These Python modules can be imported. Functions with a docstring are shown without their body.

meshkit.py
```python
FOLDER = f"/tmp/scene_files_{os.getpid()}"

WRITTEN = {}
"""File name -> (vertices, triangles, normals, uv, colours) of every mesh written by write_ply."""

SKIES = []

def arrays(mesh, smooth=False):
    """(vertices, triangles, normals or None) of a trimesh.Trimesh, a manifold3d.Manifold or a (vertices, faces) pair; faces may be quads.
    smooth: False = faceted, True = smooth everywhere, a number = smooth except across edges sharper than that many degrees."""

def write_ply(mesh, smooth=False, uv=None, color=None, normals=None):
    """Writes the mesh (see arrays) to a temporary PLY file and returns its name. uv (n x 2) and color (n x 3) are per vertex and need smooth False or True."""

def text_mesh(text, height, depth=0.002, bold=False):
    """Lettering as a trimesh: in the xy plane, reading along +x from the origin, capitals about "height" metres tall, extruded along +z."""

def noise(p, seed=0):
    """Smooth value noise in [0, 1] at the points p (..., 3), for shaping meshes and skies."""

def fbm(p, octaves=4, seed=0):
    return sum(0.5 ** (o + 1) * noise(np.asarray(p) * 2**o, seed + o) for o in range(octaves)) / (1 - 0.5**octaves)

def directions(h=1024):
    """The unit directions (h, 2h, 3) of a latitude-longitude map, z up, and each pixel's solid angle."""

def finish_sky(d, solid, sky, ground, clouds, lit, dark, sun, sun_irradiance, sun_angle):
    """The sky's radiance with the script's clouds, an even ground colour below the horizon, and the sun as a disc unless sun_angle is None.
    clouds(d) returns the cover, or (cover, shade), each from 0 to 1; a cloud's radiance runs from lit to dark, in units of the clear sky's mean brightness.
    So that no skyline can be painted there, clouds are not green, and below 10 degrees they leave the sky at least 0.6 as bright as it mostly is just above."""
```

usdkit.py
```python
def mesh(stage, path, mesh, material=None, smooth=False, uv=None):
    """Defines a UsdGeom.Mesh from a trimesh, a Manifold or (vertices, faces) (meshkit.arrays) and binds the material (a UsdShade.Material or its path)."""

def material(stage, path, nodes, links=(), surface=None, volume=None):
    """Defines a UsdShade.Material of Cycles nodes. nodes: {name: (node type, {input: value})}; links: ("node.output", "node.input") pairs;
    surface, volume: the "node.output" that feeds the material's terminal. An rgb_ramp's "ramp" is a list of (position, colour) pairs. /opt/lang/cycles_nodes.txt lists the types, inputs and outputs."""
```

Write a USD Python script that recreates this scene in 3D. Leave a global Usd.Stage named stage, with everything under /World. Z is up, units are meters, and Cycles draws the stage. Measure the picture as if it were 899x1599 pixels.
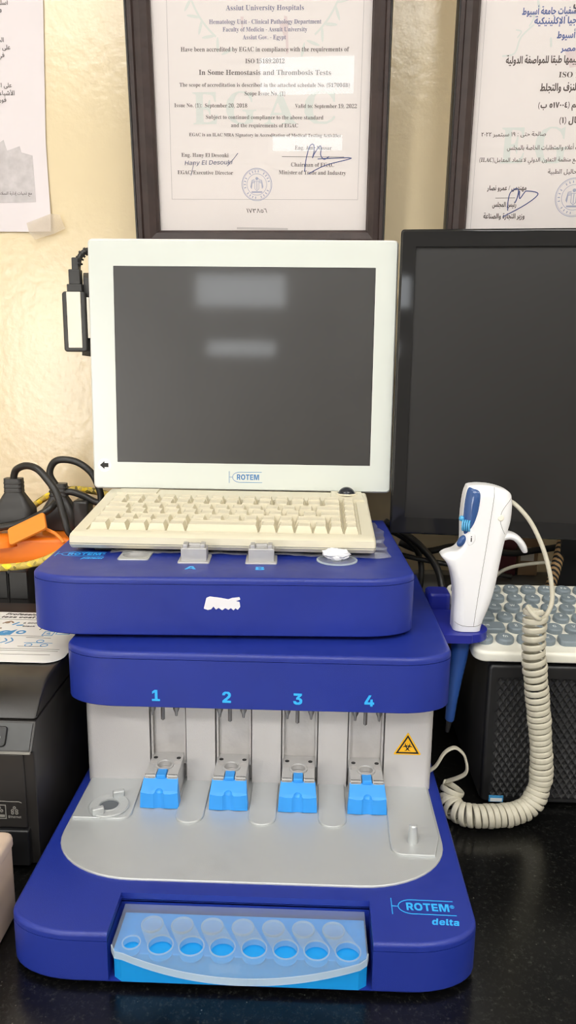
import math, glob, random
import numpy as np, trimesh, usdkit, mapbox_earcut
import manifold3d as m3
from shapely import affinity, box as sbox, union_all
from shapely.geometry import Polygon, LineString, Point, MultiPolygon
from pxr import Usd, UsdGeom, Gf, Sdf, UsdLux, UsdShade

random.seed(7); RNG = np.random.default_rng(7)
stage = Usd.Stage.CreateInMemory()
UsdGeom.SetStageUpAxis(stage, UsdGeom.Tokens.z); UsdGeom.SetStageMetersPerUnit(stage, 1.0)
UsdGeom.Xform.Define(stage, '/World'); UsdGeom.Scope.Define(stage, '/World/Looks')

# ------------------------------------------------------------------ camera, light, exposure
F_PX, PITCH, YAW, ROLL = 1193.24, 0.2065, -0.0320, 0.0115
EYE = np.array([0.0497, -0.5041, 0.4885])
cam = UsdGeom.Camera.Define(stage, '/World/camera')
_cp, _sp, _cy, _sy = math.cos(PITCH), math.sin(PITCH), math.cos(YAW), math.sin(YAW)
_f = np.array([_sy * _cp, _cy * _cp, -_sp]); _r0 = np.array([_cy, -_sy, 0]); _u0 = np.cross(_r0, _f)
_r = math.cos(ROLL) * _r0 + math.sin(ROLL) * _u0; _u = -math.sin(ROLL) * _r0 + math.cos(ROLL) * _u0
cam.AddTransformOp().Set(Gf.Matrix4d(*_r, 0, *_u, 0, *(-_f), 0, *EYE, 1))
HA = 20.25
cam.CreateHorizontalApertureAttr(HA); cam.CreateVerticalApertureAttr(HA * 1599 / 899)
cam.CreateFocalLengthAttr(F_PX / 899 * HA); cam.CreateClippingRangeAttr(Gf.Vec2f(0.02, 50))
cam.CreateExposureAttr(-0.40)
LAMP_RADIANCE = 9.5       # ceiling panels over the counter
LAMP2_RADIANCE = 24.0      # ceiling panels over the room behind the photographer
WINDOW_RADIANCE = 7.0      # daylight through the frosted panes behind the photographer
DOOR_RADIANCE = 24.0

# ------------------------------------------------------------------ helpers: prims
USED, THINGS = {}, {}
def numbered(path):
    n = USED.get(path, 0); USED[path] = n + 1
    return path if n == 0 else f'{path}_{n:03d}'

class T:
    """a thing or part: its prim path and the world offset its children are written against"""
    def __init__(s, path, off): s.path, s.off = path, np.asarray(off, float)

def say(prim, **kw):
    for k, v in kw.items():
        if v: prim.SetCustomDataByKey(k, v)

def thing(name, label, cat, loc=(0, 0, 0), rz=0.0, rx=0.0, group=None, local=False):
    p = numbered('/World/' + name)
    x = UsdGeom.Xform.Define(stage, p); x.AddTranslateOp().Set(Gf.Vec3d(*map(float, loc)))
    if rz: x.AddRotateZOp().Set(math.degrees(rz))
    if rx: x.AddRotateXOp().Set(math.degrees(rx))
    say(x.GetPrim(), label=label, category=cat, group=group)
    return T(p, (0, 0, 0) if local or rz or rx else loc)

def arr(mesh):
    if hasattr(mesh, 'to_mesh'):
        k = mesh.to_mesh(); return trimesh.Trimesh(np.array(k.vert_properties[:, :3], float), np.array(k.tri_verts), process=False)
    return mesh

def obj(name, mesh, mat, parent=None, label=None, smooth=30, kind=None, cat=None, group=None):
    mesh = arr(mesh)
    off = parent.off if parent else np.zeros(3)
    p = numbered((parent.path if parent else '/World') + '/' + name)
    m = trimesh.Trimesh(np.asarray(mesh.vertices) - off, mesh.faces, process=False)
    g = usdkit.mesh(stage, p, m, mat, smooth=smooth)
    say(g.GetPrim(), label=label, kind=kind, category=cat, group=group)
    return T(p, off)

def struct(name, mesh, mat, parent=None, smooth=False):
    return obj(name, mesh, mat, parent, smooth=smooth, kind=None if parent else 'structure')

# ------------------------------------------------------------------ helpers: shapes
def cat(*ms):
    out = []
    for m in ms:
        out += [arr(k) for k in m] if isinstance(m, (list, tuple)) else [arr(m)]
    return trimesh.util.concatenate(out)
def mv(m, x=0, y=0, z=0):
    m = arr(m).copy(); m.apply_translation((x, y, z)); return m
def rot(m, ax, deg, at=(0, 0, 0)):
    m = arr(m).copy(); m.apply_transform(trimesh.transformations.rotation_matrix(math.radians(deg), ax, at)); return m
def tf(m, R):
    m = arr(m).copy(); M4 = np.eye(4); M4[:3, :3] = R; m.apply_transform(M4)
    if np.linalg.det(R) < 0: m.invert()
    return m
XZ = np.array([[1, 0, 0], [0, 0, -1], [0, 1, 0]], float)   # (a,b,c) -> (x=a, z=b, y=-c): drawn upright, rising towards the viewer
YZ = np.array([[0, 0, 1], [1, 0, 0], [0, 1, 0]], float)    # (a,b,c) -> (y=a, z=b, x=c): a side profile pushed along x
def rrect(x0, x1, y0, y1, r, n=6, which=(1, 1, 1, 1)):
    """rounded rectangle, counter-clockwise from lower left; r may be (a, b) for elliptic corners"""
    a, b = (r, r) if np.ndim(r) == 0 else r
    pts = []
    for k, (cx, cy, s) in enumerate(((x0, y0, math.pi), (x1, y0, 1.5 * math.pi), (x1, y1, 0), (x0, y1, .5 * math.pi))):
        if not which[k] or a <= 0: pts.append((cx, cy)); continue
        ox, oy = cx + (a if cx == x0 else -a), cy + (b if cy == y0 else -b)
        for i in range(n + 1):
            t = s + .5 * math.pi * i / n
            pts.append((ox + a * math.cos(t), oy + b * math.sin(t)))
    return np.array(pts)
def circ(r, n=24, cx=0, cy=0, ry=None):
    t = np.arange(n) * 2 * math.pi / n
    return np.stack([cx + r * np.cos(t), cy + (ry or r) * np.sin(t)], 1)
def inset(p, d):
    e = np.roll(p, -1, 0) - p; e /= np.maximum(np.linalg.norm(e, axis=1, keepdims=True), 1e-12)
    n2 = np.stack([-e[:, 1], e[:, 0]], 1); n1 = np.roll(n2, 1, 0)
    return p + d * (n1 + n2) / np.maximum(1 + (n1 * n2).sum(1, keepdims=True), .25)
def prism(pts, z0, z1, bt=0.0, bb=0.0, seg=3):
    """extrusion of a counter-clockwise outline with rounded rims at top (bt) and bottom (bb)"""
    p = np.asarray(pts, float)
    if 0.5 * np.sum(p[:, 0] * np.roll(p[:, 1], -1) - p[:, 1] * np.roll(p[:, 0], -1)) < 0: p = p[::-1]
    lay = []
    if bb:
        for k in range(seg + 1):
            a = .5 * math.pi * k / seg; lay.append((bb * (1 - math.sin(a)), z0 + bb * (1 - math.cos(a))))
    else: lay.append((0, z0))
    if bt:
        for k in range(seg + 1):
            a = .5 * math.pi * k / seg; lay.append((bt * (1 - math.cos(a)), z1 - bt * (1 - math.sin(a))))
    else: lay.append((0, z1))
    n = len(p); v, f = [], []
    for d, z in lay:
        q = inset(p, d) if d > 1e-9 else p
        v.append(np.column_stack([q, np.full(n, z)]))
    i = np.arange(n); j = (i + 1) % n
    for k in range(len(lay) - 1):
        a, b = k * n, (k + 1) * n
        f += [np.stack([a + i, a + j, b + j], 1), np.stack([a + i, b + j, b + i], 1)]
    tri = mapbox_earcut.triangulate_float64(v[0][:, :2].copy(), np.array([n], np.uint32)).reshape(-1, 3).astype(int)
    a, b, c = (v[0][tri[:, k], :2] for k in range(3))
    fl = (b[:, 0] - a[:, 0]) * (c[:, 1] - a[:, 1]) - (b[:, 1] - a[:, 1]) * (c[:, 0] - a[:, 0]) < 0
    tri[fl] = tri[fl][:, ::-1]
    f += [tri[:, ::-1], tri + (len(lay) - 1) * n]
    return trimesh.Trimesh(np.vstack(v), np.vstack(f), process=False)
def bx(x0, x1, y0, y1, z0, z1, r=0.0, n=3):
    """box with rounded vertical edges and rims"""
    if r <= 0: return mv(trimesh.creation.box((x1 - x0, y1 - y0, z1 - z0)), (x0 + x1) / 2, (y0 + y1) / 2, (z0 + z1) / 2)
    return prism(rrect(x0, x1, y0, y1, r * 1.05, n), z0, z1, r, r, n)
def lathe(prof, n=28):
    """(radius, height) pairs from the bottom axis to the top axis"""
    prof = np.asarray(prof, float); t = np.arange(n) * 2 * math.pi / n; v, f = [], []
    for r, z in prof: v.append(np.stack([r * np.cos(t), r * np.sin(t), np.full(n, z)], 1))
    i = np.arange(n); j = (i + 1) % n
    for k in range(len(prof) - 1):
        a, b = k * n, (k + 1) * n
        if prof[k][0] > 0: f.append(np.stack([a + i, a + j, b + (j if prof[k + 1][0] > 0 else 0 * j)], 1))
        if prof[k + 1][0] > 0: f.append(np.stack([a + (i if prof[k][0] > 0 else 0 * i), b + j, b + i], 1))
    m = trimesh.Trimesh(np.vstack(v), np.vstack(f), process=False); m.remove_unreferenced_vertices(); return m
def spline(P, n=8, closed=False):
    P = np.asarray(P, float); out = []; N = len(P)
    for i in range(N if closed else N - 1):
        p0, p1, p2, p3 = (P[k % N] if closed else P[min(max(k, 0), N - 1)] for k in (i - 1, i, i + 1, i + 2))
        for t in np.arange(n) / n:
            out.append(.5 * (2 * p1 + (p2 - p0) * t + (2 * p0 - 5 * p1 + 4 * p2 - p3) * t * t + (3 * p1 - p0 - 3 * p2 + p3) * t ** 3))
    if not closed: out.append(P[-1])
    return np.array(out)
def tube(P, r, seg=10, closed=False, flat=None, side=None):
    """a tube along points; flat=(a,b) gives an elliptic section with semi-axes a along `side` (per point) and b across"""
    P = np.asarray(P, float); N = len(P)
    tan = (np.roll(P, -1, 0) - np.roll(P, 1, 0)) if closed else np.gradient(P, axis=0)
    tan /= np.maximum(np.linalg.norm(tan, axis=1, keepdims=True), 1e-12)
    R = np.broadcast_to(r, N) if np.ndim(r) == 0 else np.asarray(r)
    if side is None:
        a = np.array([0, 0, 1.0]) if abs(tan[0, 2]) < .9 else np.array([1.0, 0, 0]); S = []
        for t in tan:
            a = a - t * (a @ t); a /= max(np.linalg.norm(a), 1e-9); S.append(a.copy())
        S = np.array(S)
    else:
        S = np.asarray(side, float); S = S - tan * (S * tan).sum(1, keepdims=True); S /= np.maximum(np.linalg.norm(S, axis=1, keepdims=True), 1e-9)
    B = np.cross(tan, S); th = np.arange(seg) * 2 * math.pi / seg
    ca, sb = (np.cos(th), np.sin(th)) if flat is None else (np.sign(np.cos(th)) * np.abs(np.cos(th)) ** .7 * flat[0], np.sin(th) * flat[1])
    v = P[:, None] + R[:, None, None] * (ca[None, :, None] * S[:, None] + sb[None, :, None] * B[:, None])
    v = v.reshape(-1, 3); f = []; i = np.arange(seg); j = (i + 1) % seg
    for k in range(N if closed else N - 1):
        a, b = k * seg, ((k + 1) % N) * seg; f += [np.stack([a + i, a + j, b + j], 1), np.stack([a + i, b + j, b + i], 1)]
    if not closed:
        v = np.vstack([v, P[:1], P[-1:]]); c0, c1 = len(v) - 2, len(v) - 1; e = (N - 1) * seg
        f += [np.stack([np.full(seg, c0), j, i], 1), np.stack([np.full(seg, c1), e + i, e + j], 1)]
    return trimesh.Trimesh(v, np.vstack(f), process=False)
def M(m):
    m = arr(m).copy(); m.merge_vertices()
    return m3.Manifold(m3.Mesh(np.asarray(m.vertices, np.float32), np.asarray(m.faces, np.uint32)))
def hull(pts): return arr(m3.Manifold.hull_points(np.asarray(pts, float)))
def into(m, loc, rz=0.0, rx=0.0):
    """world coordinates -> the coordinates of a turned thing"""
    R = trimesh.transformations.rotation_matrix(rz, (0, 0, 1)) @ trimesh.transformations.rotation_matrix(rx, (1, 0, 0)); R[:3, 3] = loc
    m = arr(m).copy(); m.apply_transform(np.linalg.inv(R)); return m
def cyl(r, z0, z1, x=0, y=0, n=24, r2=None): return mv(lathe([(0, z0), (r, z0), (r if r2 is None else r2, z1), (0, z1)], n), x, y)
def flat(shape, z0, z1):
    """a shapely shape as a thin extruded print or sticker"""
    out = []
    for g in getattr(shape, 'geoms', [shape]):
        if g.is_empty or g.area < 1e-10: continue
        k = trimesh.creation.extrude_polygon(g, z1 - z0, engine='earcut'); k.apply_translation((0, 0, z0)); out.append(k)
    return trimesh.util.concatenate(out)
def stroke(pts, w, n=0): return LineString(spline(pts, n) if n else pts).buffer(w / 2, quad_segs=3)

# ------------------------------------------------------------------ helpers: lettering
FONTS = (glob.glob('/opt/blender-*/*/datafiles/fonts/') or [''])[0]
_fc = {}
def font(kind):
    from PIL import ImageFont
    if kind not in _fc:
        file, axes = {'serif': ('NotoSansMath-Regular.woff2', None), 'bold': ('Inter.woff2', [14, 800]), 'sans': ('Inter.woff2', [14, 500]),
                      'arabic': ('NotoSansArabic-VariableFont_wdth,wght.woff2', [500, 85]), 'arabic_bold': ('NotoSansArabic-VariableFont_wdth,wght.woff2', [800, 80])}[kind]
        try:
            f = ImageFont.truetype(FONTS + file, 72)
            if axes: f.set_variation_by_axes(axes)
        except Exception:
            f = ImageFont.truetype(glob.glob('/opt/blender-*/*/datafiles/fonts/Inter.woff2')[0], 72)
        _fc[kind] = f
    return _fc[kind]
def mathbold(s):
    o = ''
    for c in s:
        if 'A' <= c <= 'Z': o += chr(0x1D400 + ord(c) - 65)
        elif 'a' <= c <= 'z': o += chr(0x1D41A + ord(c) - 97)
        elif '0' <= c <= '9': o += chr(0x1D7CE + ord(c) - 48)
        else: o += c
    return o
_AF, _p = {}, 0xFE80
for _c, _n in ([(0x621, 1)] + [(c, 2) for c in range(0x622, 0x626)] + [(0x626, 4), (0x627, 2), (0x628, 4), (0x629, 2)] + [(c, 4) for c in range(0x62A, 0x62F)]
               + [(c, 2) for c in range(0x62F, 0x633)] + [(c, 4) for c in range(0x633, 0x63B)] + [(c, 4) for c in range(0x641, 0x648)] + [(0x648, 2), (0x649, 2), (0x64A, 4)]):
    _AF[chr(_c)] = (_p, _n); _p += _n
def arabic(s):
    """joins the letters of a word (presentation forms) and lays them out right to left; runs of digits and Latin keep their order"""
    o, i = [], 0
    dual = lambda c: c in _AF and _AF[c][1] == 4
    joins = lambda c: c in _AF and _AF[c][1] > 1
    while i < len(s):
        c = s[i]; prev = i > 0 and dual(s[i - 1])
        if c == 'ل' and i + 1 < len(s) and s[i + 1] in 'اأإآ':
            o.append(chr({'آ': 0xFEF5, 'أ': 0xFEF7, 'إ': 0xFEF9, 'ا': 0xFEFB}[s[i + 1]] + prev)); i += 2; continue
        if c in _AF:
            b, n = _AF[c]; nxt = n == 4 and i + 1 < len(s) and joins(s[i + 1])
            o.append(chr(b + (0 if n == 1 else int(prev) if n == 2 else 3 if prev and nxt else 1 if prev else 2 if nxt else 0)))
        elif c.isascii() and c.isalnum() or '\u0660' <= c <= '\u0669':
            j = i
            while j < len(s) and ((s[j].isascii() and s[j].isalnum()) or '\u0660' <= s[j] <= '\u0669'): j += 1
            o.append(s[i:j]); i = j; continue
        else: o.append({'(': ')', ')': '('}.get(c, c))
        i += 1
    return ''.join(o[::-1])
def glyphs(text, kind='sans'):
    from PIL import Image, ImageDraw
    t = mathbold(text) if kind == 'serif' else arabic(text) if kind.startswith('arabic') else text
    if kind.startswith('arabic'):      # brackets, strokes and the like come from the Latin fonts
        runs = []
        for c in t:
            k = 'serif' if c in '()/:' else kind
            if runs and runs[-1][1] == k: runs[-1][0] += c
            else: runs.append([c, k])
    else: runs = [[t, kind]]
    W_ = sum(font(k).getlength(r) for r, k in runs); x0, y0, x1, y1 = -12, -90, int(W_) + 16, 44
    im = Image.new('L', (x1 - x0 + 8, y1 - y0 + 8)); dr, xx = ImageDraw.Draw(im), 4 - x0
    for r, k in runs: dr.text((xx, 4 - y0), r, 255, font=font(k), anchor='ls'); xx += font(k).getlength(r)
    on = np.pad(np.asarray(im) > 127, ((0, 0), (1, 1))).astype(np.int8); d = np.diff(on, axis=1)
    rows, st = np.nonzero(d == 1); en = np.nonzero(d == -1)[1]
    if not len(rows): return Polygon()
    g = union_all(sbox(st, -rows - 1, en, -rows)).buffer(.6, quad_segs=2).buffer(-.6, quad_segs=2).simplify(.9)
    return affinity.translate(g, -4 + x0, 4 - y0)           # baseline at 0, 72 units per em
def write(text, u0, v, u1=None, h=.004, kind='sans', anchor='l', slant=0):
    """text with capitals h tall on the baseline v, from u0, stretched to end at u1 when that is given; anchor l, c or r about u0"""
    g = glyphs(text, kind); s = h / 51.0
    g = affinity.scale(g, s, s, origin=(0, 0)); a, _, b, _ = g.bounds
    if u1 is not None:
        k = (u1 - u0) / (b - a); g = affinity.scale(affinity.translate(g, -a, 0), k, 1, origin=(0, 0)); g = affinity.translate(g, u0, v)
    else: g = affinity.translate(g, u0 - (a if anchor == 'l' else b if anchor == 'r' else (a + b) / 2), v)
    return affinity.skew(g, xs=slant, origin=(0, v)) if slant else g
def tilt(g, u, v, slope): return affinity.rotate(g, math.degrees(math.atan(slope)), origin=(u, v))

# ------------------------------------------------------------------ materials
def lin(*c): return tuple(((x / 255) / 12.92 if x / 255 <= .04045 else ((x / 255 + .055) / 1.055) ** 2.4) for x in c)
def pm(name, col, rough=.5, metal=0.0, ior=1.5, var=None, bump=None, coat=0.0, coat_rough=.05, rvar=None, **kw):
    """principled material; var=(scale, amount): tone noise, bump=(scale, distance[, detail]): fine relief, rvar=(scale, amount): patchy gloss"""
    n = {'p': ('principled_bsdf', dict(base_color=col, roughness=rough, metallic=metal, ior=ior, coat_weight=coat, coat_roughness=coat_rough, **kw)), 'c': ('texture_coordinate', {})}; l = []
    if var:
        n['n'] = ('noise_texture', dict(scale=var[0], detail=4.0)); l.append(('c.object', 'n.vector'))
        a, b = (tuple(min(1, x * (1 + s * var[1])) for x in col) for s in (-1, 1))
        n['r'] = ('rgb_ramp', {'ramp': [(.3, a), (.7, b)]}); l += [('n.fac', 'r.fac'), ('r.color', 'p.base_color')]
    if rvar:
        n['rn'] = ('noise_texture', dict(scale=rvar[0], detail=3.0)); n['rm'] = ('map_range', dict(from_min=.3, from_max=.7, to_min=max(.02, rough - rvar[1]), to_max=rough + rvar[1]))
        l += [('c.object', 'rn.vector'), ('rn.fac', 'rm.value'), ('rm.result', 'p.roughness')]
    if bump:
        n['bn'] = ('noise_texture', dict(scale=bump[0], detail=bump[2] if len(bump) > 2 else 2.0)); n['b'] = ('bump', dict(strength=1.0, distance=bump[1]))
        l += [('c.object', 'bn.vector'), ('bn.fac', 'b.height'), ('b.normal', 'p.normal')]
    return usdkit.material(stage, '/World/Looks/' + name, n, l, surface='p.BSDF')
def glow(name, col, k): return usdkit.material(stage, '/World/Looks/' + name, {'e': ('emission', dict(color=col, strength=k))}, [], surface='e.emission')
def pane(name, tint=(1, 1, 1), rough=.0, haze=0.0, haze_col=(.8, .8, .8), ior=1.5):
    n = {'t': ('transparent_bsdf', dict(color=tint)), 'g': ('glossy_bsdf', dict(color=(1, 1, 1), roughness=rough)), 'f': ('fresnel', dict(IOR=ior)), 'geo': ('geometry', {}), 'inv': ('math', dict(math_type='subtract', value1=1.0)), 'mul': ('math', dict(math_type='multiply')), 'm': ('mix_closure', {})}
    l = [('geo.backfacing', 'inv.value2'), ('f.fac', 'mul.value1'), ('inv.value', 'mul.value2'), ('mul.value', 'm.fac'),   # the far side of the sheet adds no second mirror
          ('t.BSDF', 'm.closure1'), ('g.BSDF', 'm.closure2')]; out = 'm.closure'
    if haze:
        n['d'] = ('diffuse_bsdf', dict(color=haze_col)); n['m2'] = ('mix_closure', dict(fac=haze)); l += [('m.closure', 'm2.closure1'), ('d.BSDF', 'm2.closure2')]; out = 'm2.closure'
    return usdkit.material(stage, '/World/Looks/' + name, n, l, surface=out)

MT = dict(
    wall=pm('cream_wall_paint', (.82, .685, .45), .20, bump=(85, .00045, 4), var=(3, .02)),
    white_wall=pm('white_paint', (.80, .78, .72), .6),
    far_wall=pm('grey_far_wall_paint', (.26, .25, .235), .6),
    ceiling=pm('ceiling_paint', (.85, .84, .80), .7),
    floor=pm('floor_tile', (.45, .42, .38), .35),
    blue=pm('blue_plastic', lin(29, 48, 142), .40, bump=(1500, .00012), var=(14, .06), rvar=(20, .08)),
    dblue=pm('clip_blue_plastic', lin(34, 44, 152), .32),
    shaft=pm('blue_shaft_plastic', lin(44, 84, 160), .35),
    silver=pm('silver_painted_deck', lin(190, 193, 194), .38, .35, bump=(1800, .0001), rvar=(15, .06)),
    column=pm('silver_column_paint', lin(206, 203, 203), .45, .25, bump=(1500, .0001)),
    steel=pm('brushed_steel', lin(200, 197, 196), .42, .5, bump=(300, .0002), var=(60, .06)),
    holder=pm('satin_aluminium', lin(192, 191, 191), .42, .4),
    pin=pm('grey_pin_metal', lin(138, 135, 134), .3, .8),
    chrome=pm('polished_metal', lin(205, 205, 205), .18, .95),
    dark=pm('dark_hole', (.02, .02, .022), .6),
    hole=pm('grey_hole', lin(92, 98, 104), .5),
    cyan=pm('light_blue_cap_plastic', lin(48, 150, 235), .4),
    cyan_print=pm('light_blue_print', lin(52, 176, 246), .45),
    navy_print=pm('blue_print', lin(72, 128, 184), .45),
    grey_print=pm('grey_blue_print', lin(110, 140, 165), .45),
    insert=pm('bright_blue_insert', lin(20, 150, 228), .4),
    acrylic=pane('clear_acrylic', (.92, .97, .99), .03, .10, (.80, .88, .92)),
    rim=pane('polished_acrylic_edge', (.9, .95, .97), .05, .28, (.85, .92, .96)),
    frost=pane('frosted_acrylic', (.90, .95, .98), .25, .15, (.8, .86, .9)),
    yellow=pm('warning_yellow', lin(250, 190, 30), .45),
    ink=pm('black_ink', (.012, .011, .012), .5),
    cream=pm('cream_keyboard_plastic', lin(224, 217, 194), .42, bump=(1400, .00008)),
    cream_key=pm('cream_key_plastic', lin(226, 218, 194), .38),
    ball=pm('trackball_gloss', lin(40, 44, 52), .12),
    mon_white=pm('monitor_white', lin(221, 226, 221), .22, coat=.3),
    mon_side=pm('monitor_shell', lin(225, 222, 220), .4),
    screen=pm('dusty_screen', (.034, .033, .034), .36, ior=1.55, var=(6, .15), coat=.9, coat_rough=.065),
    screen2=pm('matte_screen', (.011, .010, .010), .40, var=(5, .08)),
    black=pm('black_plastic', (.011, .011, .012), .4, var=(30, .15)),
    stud=pm('glossy_black_studs', (.03, .03, .031), .2),
    gloss=pm('gloss_black_bezel', (.012, .012, .013), .05),
    charcoal=pm('charcoal_plastic', (.035, .034, .033), .42, bump=(900, .0001), var=(12, .25)),
    printer=pm('printer_black', (.022, .020, .019), .32, bump=(1200, .00006), var=(9, .3), rvar=(8, .12)),
    panel=pm('printer_panel_grey', (.040, .042, .043), .35, var=(25, .2)),
    grey_dark=pm('dark_grey_plastic', (.07, .07, .068), .5),
    rubber=pm('black_cable', (.020, .019, .018), .38),
    plug=pm('plug_black', (.030, .028, .027), .42, var=(40, .2)),
    white=pm('white_plastic', lin(240, 240, 243), .3),
    ivory=pm('ivory_label', lin(240, 234, 220), .5),
    kb_white=pm('white_keyboard_plastic', lin(236, 234, 222), .35),
    key_grey=pm('grey_blue_key', lin(126, 138, 146), .4),
    legend=pm('white_legend', lin(225, 230, 230), .5),
    display=pm('pipette_display_blue', lin(52, 84, 140), .18),
    trigger=pm('pipette_light_blue', lin(84, 168, 216), .3),
    cord=pm('beige_cord', lin(192, 187, 170), .42),
    strapm=pm('pale_cord_end', lin(200, 195, 178), .42),
    orange=pm('orange_plastic', lin(250, 128, 22), .4, var=(12, .08)),
    orange_tag=pm('orange_flap', lin(252, 146, 52), .42),
    paper=pm('certificate_paper', lin(227, 220, 219), .7),
    paper2=pm('notice_paper', lin(230, 222, 225), .7),
    label_white=pm('torn_label_paper', lin(232, 230, 234), .7),
    photo=pm('printed_grey_photo', lin(200, 194, 196), .7, var=(60, .14)),
    serif=pm('certificate_ink', lin(104, 98, 98), .7),
    serif_blue=pm('certificate_blue_ink', lin(122, 122, 148), .7),
    blue_ar=pm('arabic_blue_ink', lin(84, 98, 150), .7),
    dark_ar=pm('arabic_dark_ink', lin(86, 76, 74), .7),
    mark=pm('watermark_ink', lin(211, 215, 212), .75),
    mark2=pm('pink_watermark_ink', lin(217, 201, 203), .75),
    line=pm('thin_rule_ink', lin(196, 190, 190), .7),
    pen=pm('pen_ink', lin(66, 78, 128), .6),
    pen2=pm('pencil_ink', lin(96, 100, 124), .6),
    stamp=pm('stamp_ink', lin(160, 164, 188), .7),
    wood=pm('dark_brown_wood', (.034, .019, .017), .5, bump=(120, .0006), var=(40, .25)),
    wood_edge=pm('black_brown_wood', (.016, .014, .013), .42, bump=(120, .0006)),
    glass=pane('picture_glass'),
    tape=pane('masking_tape', (.96, .94, .90), .4, .22, (.86, .78, .68)),
    bag=pane('clear_polythene', (.97, .97, .97), .12, .07, (.9, .9, .9), 1.45),
    tissue=pm('white_tissue', lin(238, 238, 240), .9),
    beige=pm('beige_box_plastic', lin(204, 182, 164), .45, var=(18, .12)),
    card=pm('brown_cardboard', lin(170, 140, 108), .8, var=(10, .08)),
    maroon=pm('maroon_card', lin(92, 34, 40), .6),
    grey_trim=pm('grey_trim', lin(140, 138, 132), .6),
    alu=pm('window_frame_paint', (.6, .6, .58), .5),
    sheet=pm('info_sheet_paper', lin(238, 238, 236), .45),
    sheet_blue=pm('info_sheet_blue', lin(70, 150, 205), .5),
    sheet_brown=pm('info_sheet_smudge', lin(150, 128, 108), .6),
    lamp=glow('lamp_diffuser', (1.0, .985, .945), LAMP_RADIANCE), lamp2=glow('lamp_diffuser_bright', (1.0, .985, .945), LAMP2_RADIANCE), day=glow('daylight_pane', (.93, .97, 1.0), WINDOW_RADIANCE), day2=glow('door_pane', (1.0, .97, .92), DOOR_RADIANCE),
)
# black granite with pale crystals
MT['granite'] = usdkit.material(stage, '/World/Looks/black_granite', {
    'c': ('texture_coordinate', {}), 'n': ('noise_texture', dict(scale=260.0, detail=5.0, roughness=.7)), 'r': ('rgb_ramp', {'ramp': [(.50, (.003, .003, .003)), (.62, (.008, .008, .007)), (.72, (.028, .030, .025)), (.82, (.10, .10, .085))]}),
    'v': ('voronoi_texture', dict(scale=170.0)), 'vr': ('rgb_ramp', {'ramp': [(.0, (.22, .22, .19)), (.08, (.10, .10, .08)), (.13, (0, 0, 0))]}),
    'w': ('noise_texture', dict(scale=45.0, detail=2.0)), 'wr': ('rgb_ramp', {'ramp': [(.56, (0, 0, 0)), (.70, (1, 1, 1))]}), 'mu': ('mix', dict(mix_type='multiply', fac=1.0)), 'a': ('mix', dict(mix_type='add', fac=1.0)),
    'p': ('principled_bsdf', dict(roughness=.22))},
    [('c.object', 'n.vector'), ('c.object', 'v.vector'), ('c.object', 'w.vector'), ('n.fac', 'r.fac'), ('v.distance', 'vr.fac'), ('w.fac', 'wr.fac'), ('vr.color', 'mu.color1'), ('wr.color', 'mu.color2'),
     ('r.color', 'a.color1'), ('mu.color', 'a.color2'), ('a.color', 'p.base_color')], surface='p.BSDF')
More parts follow.
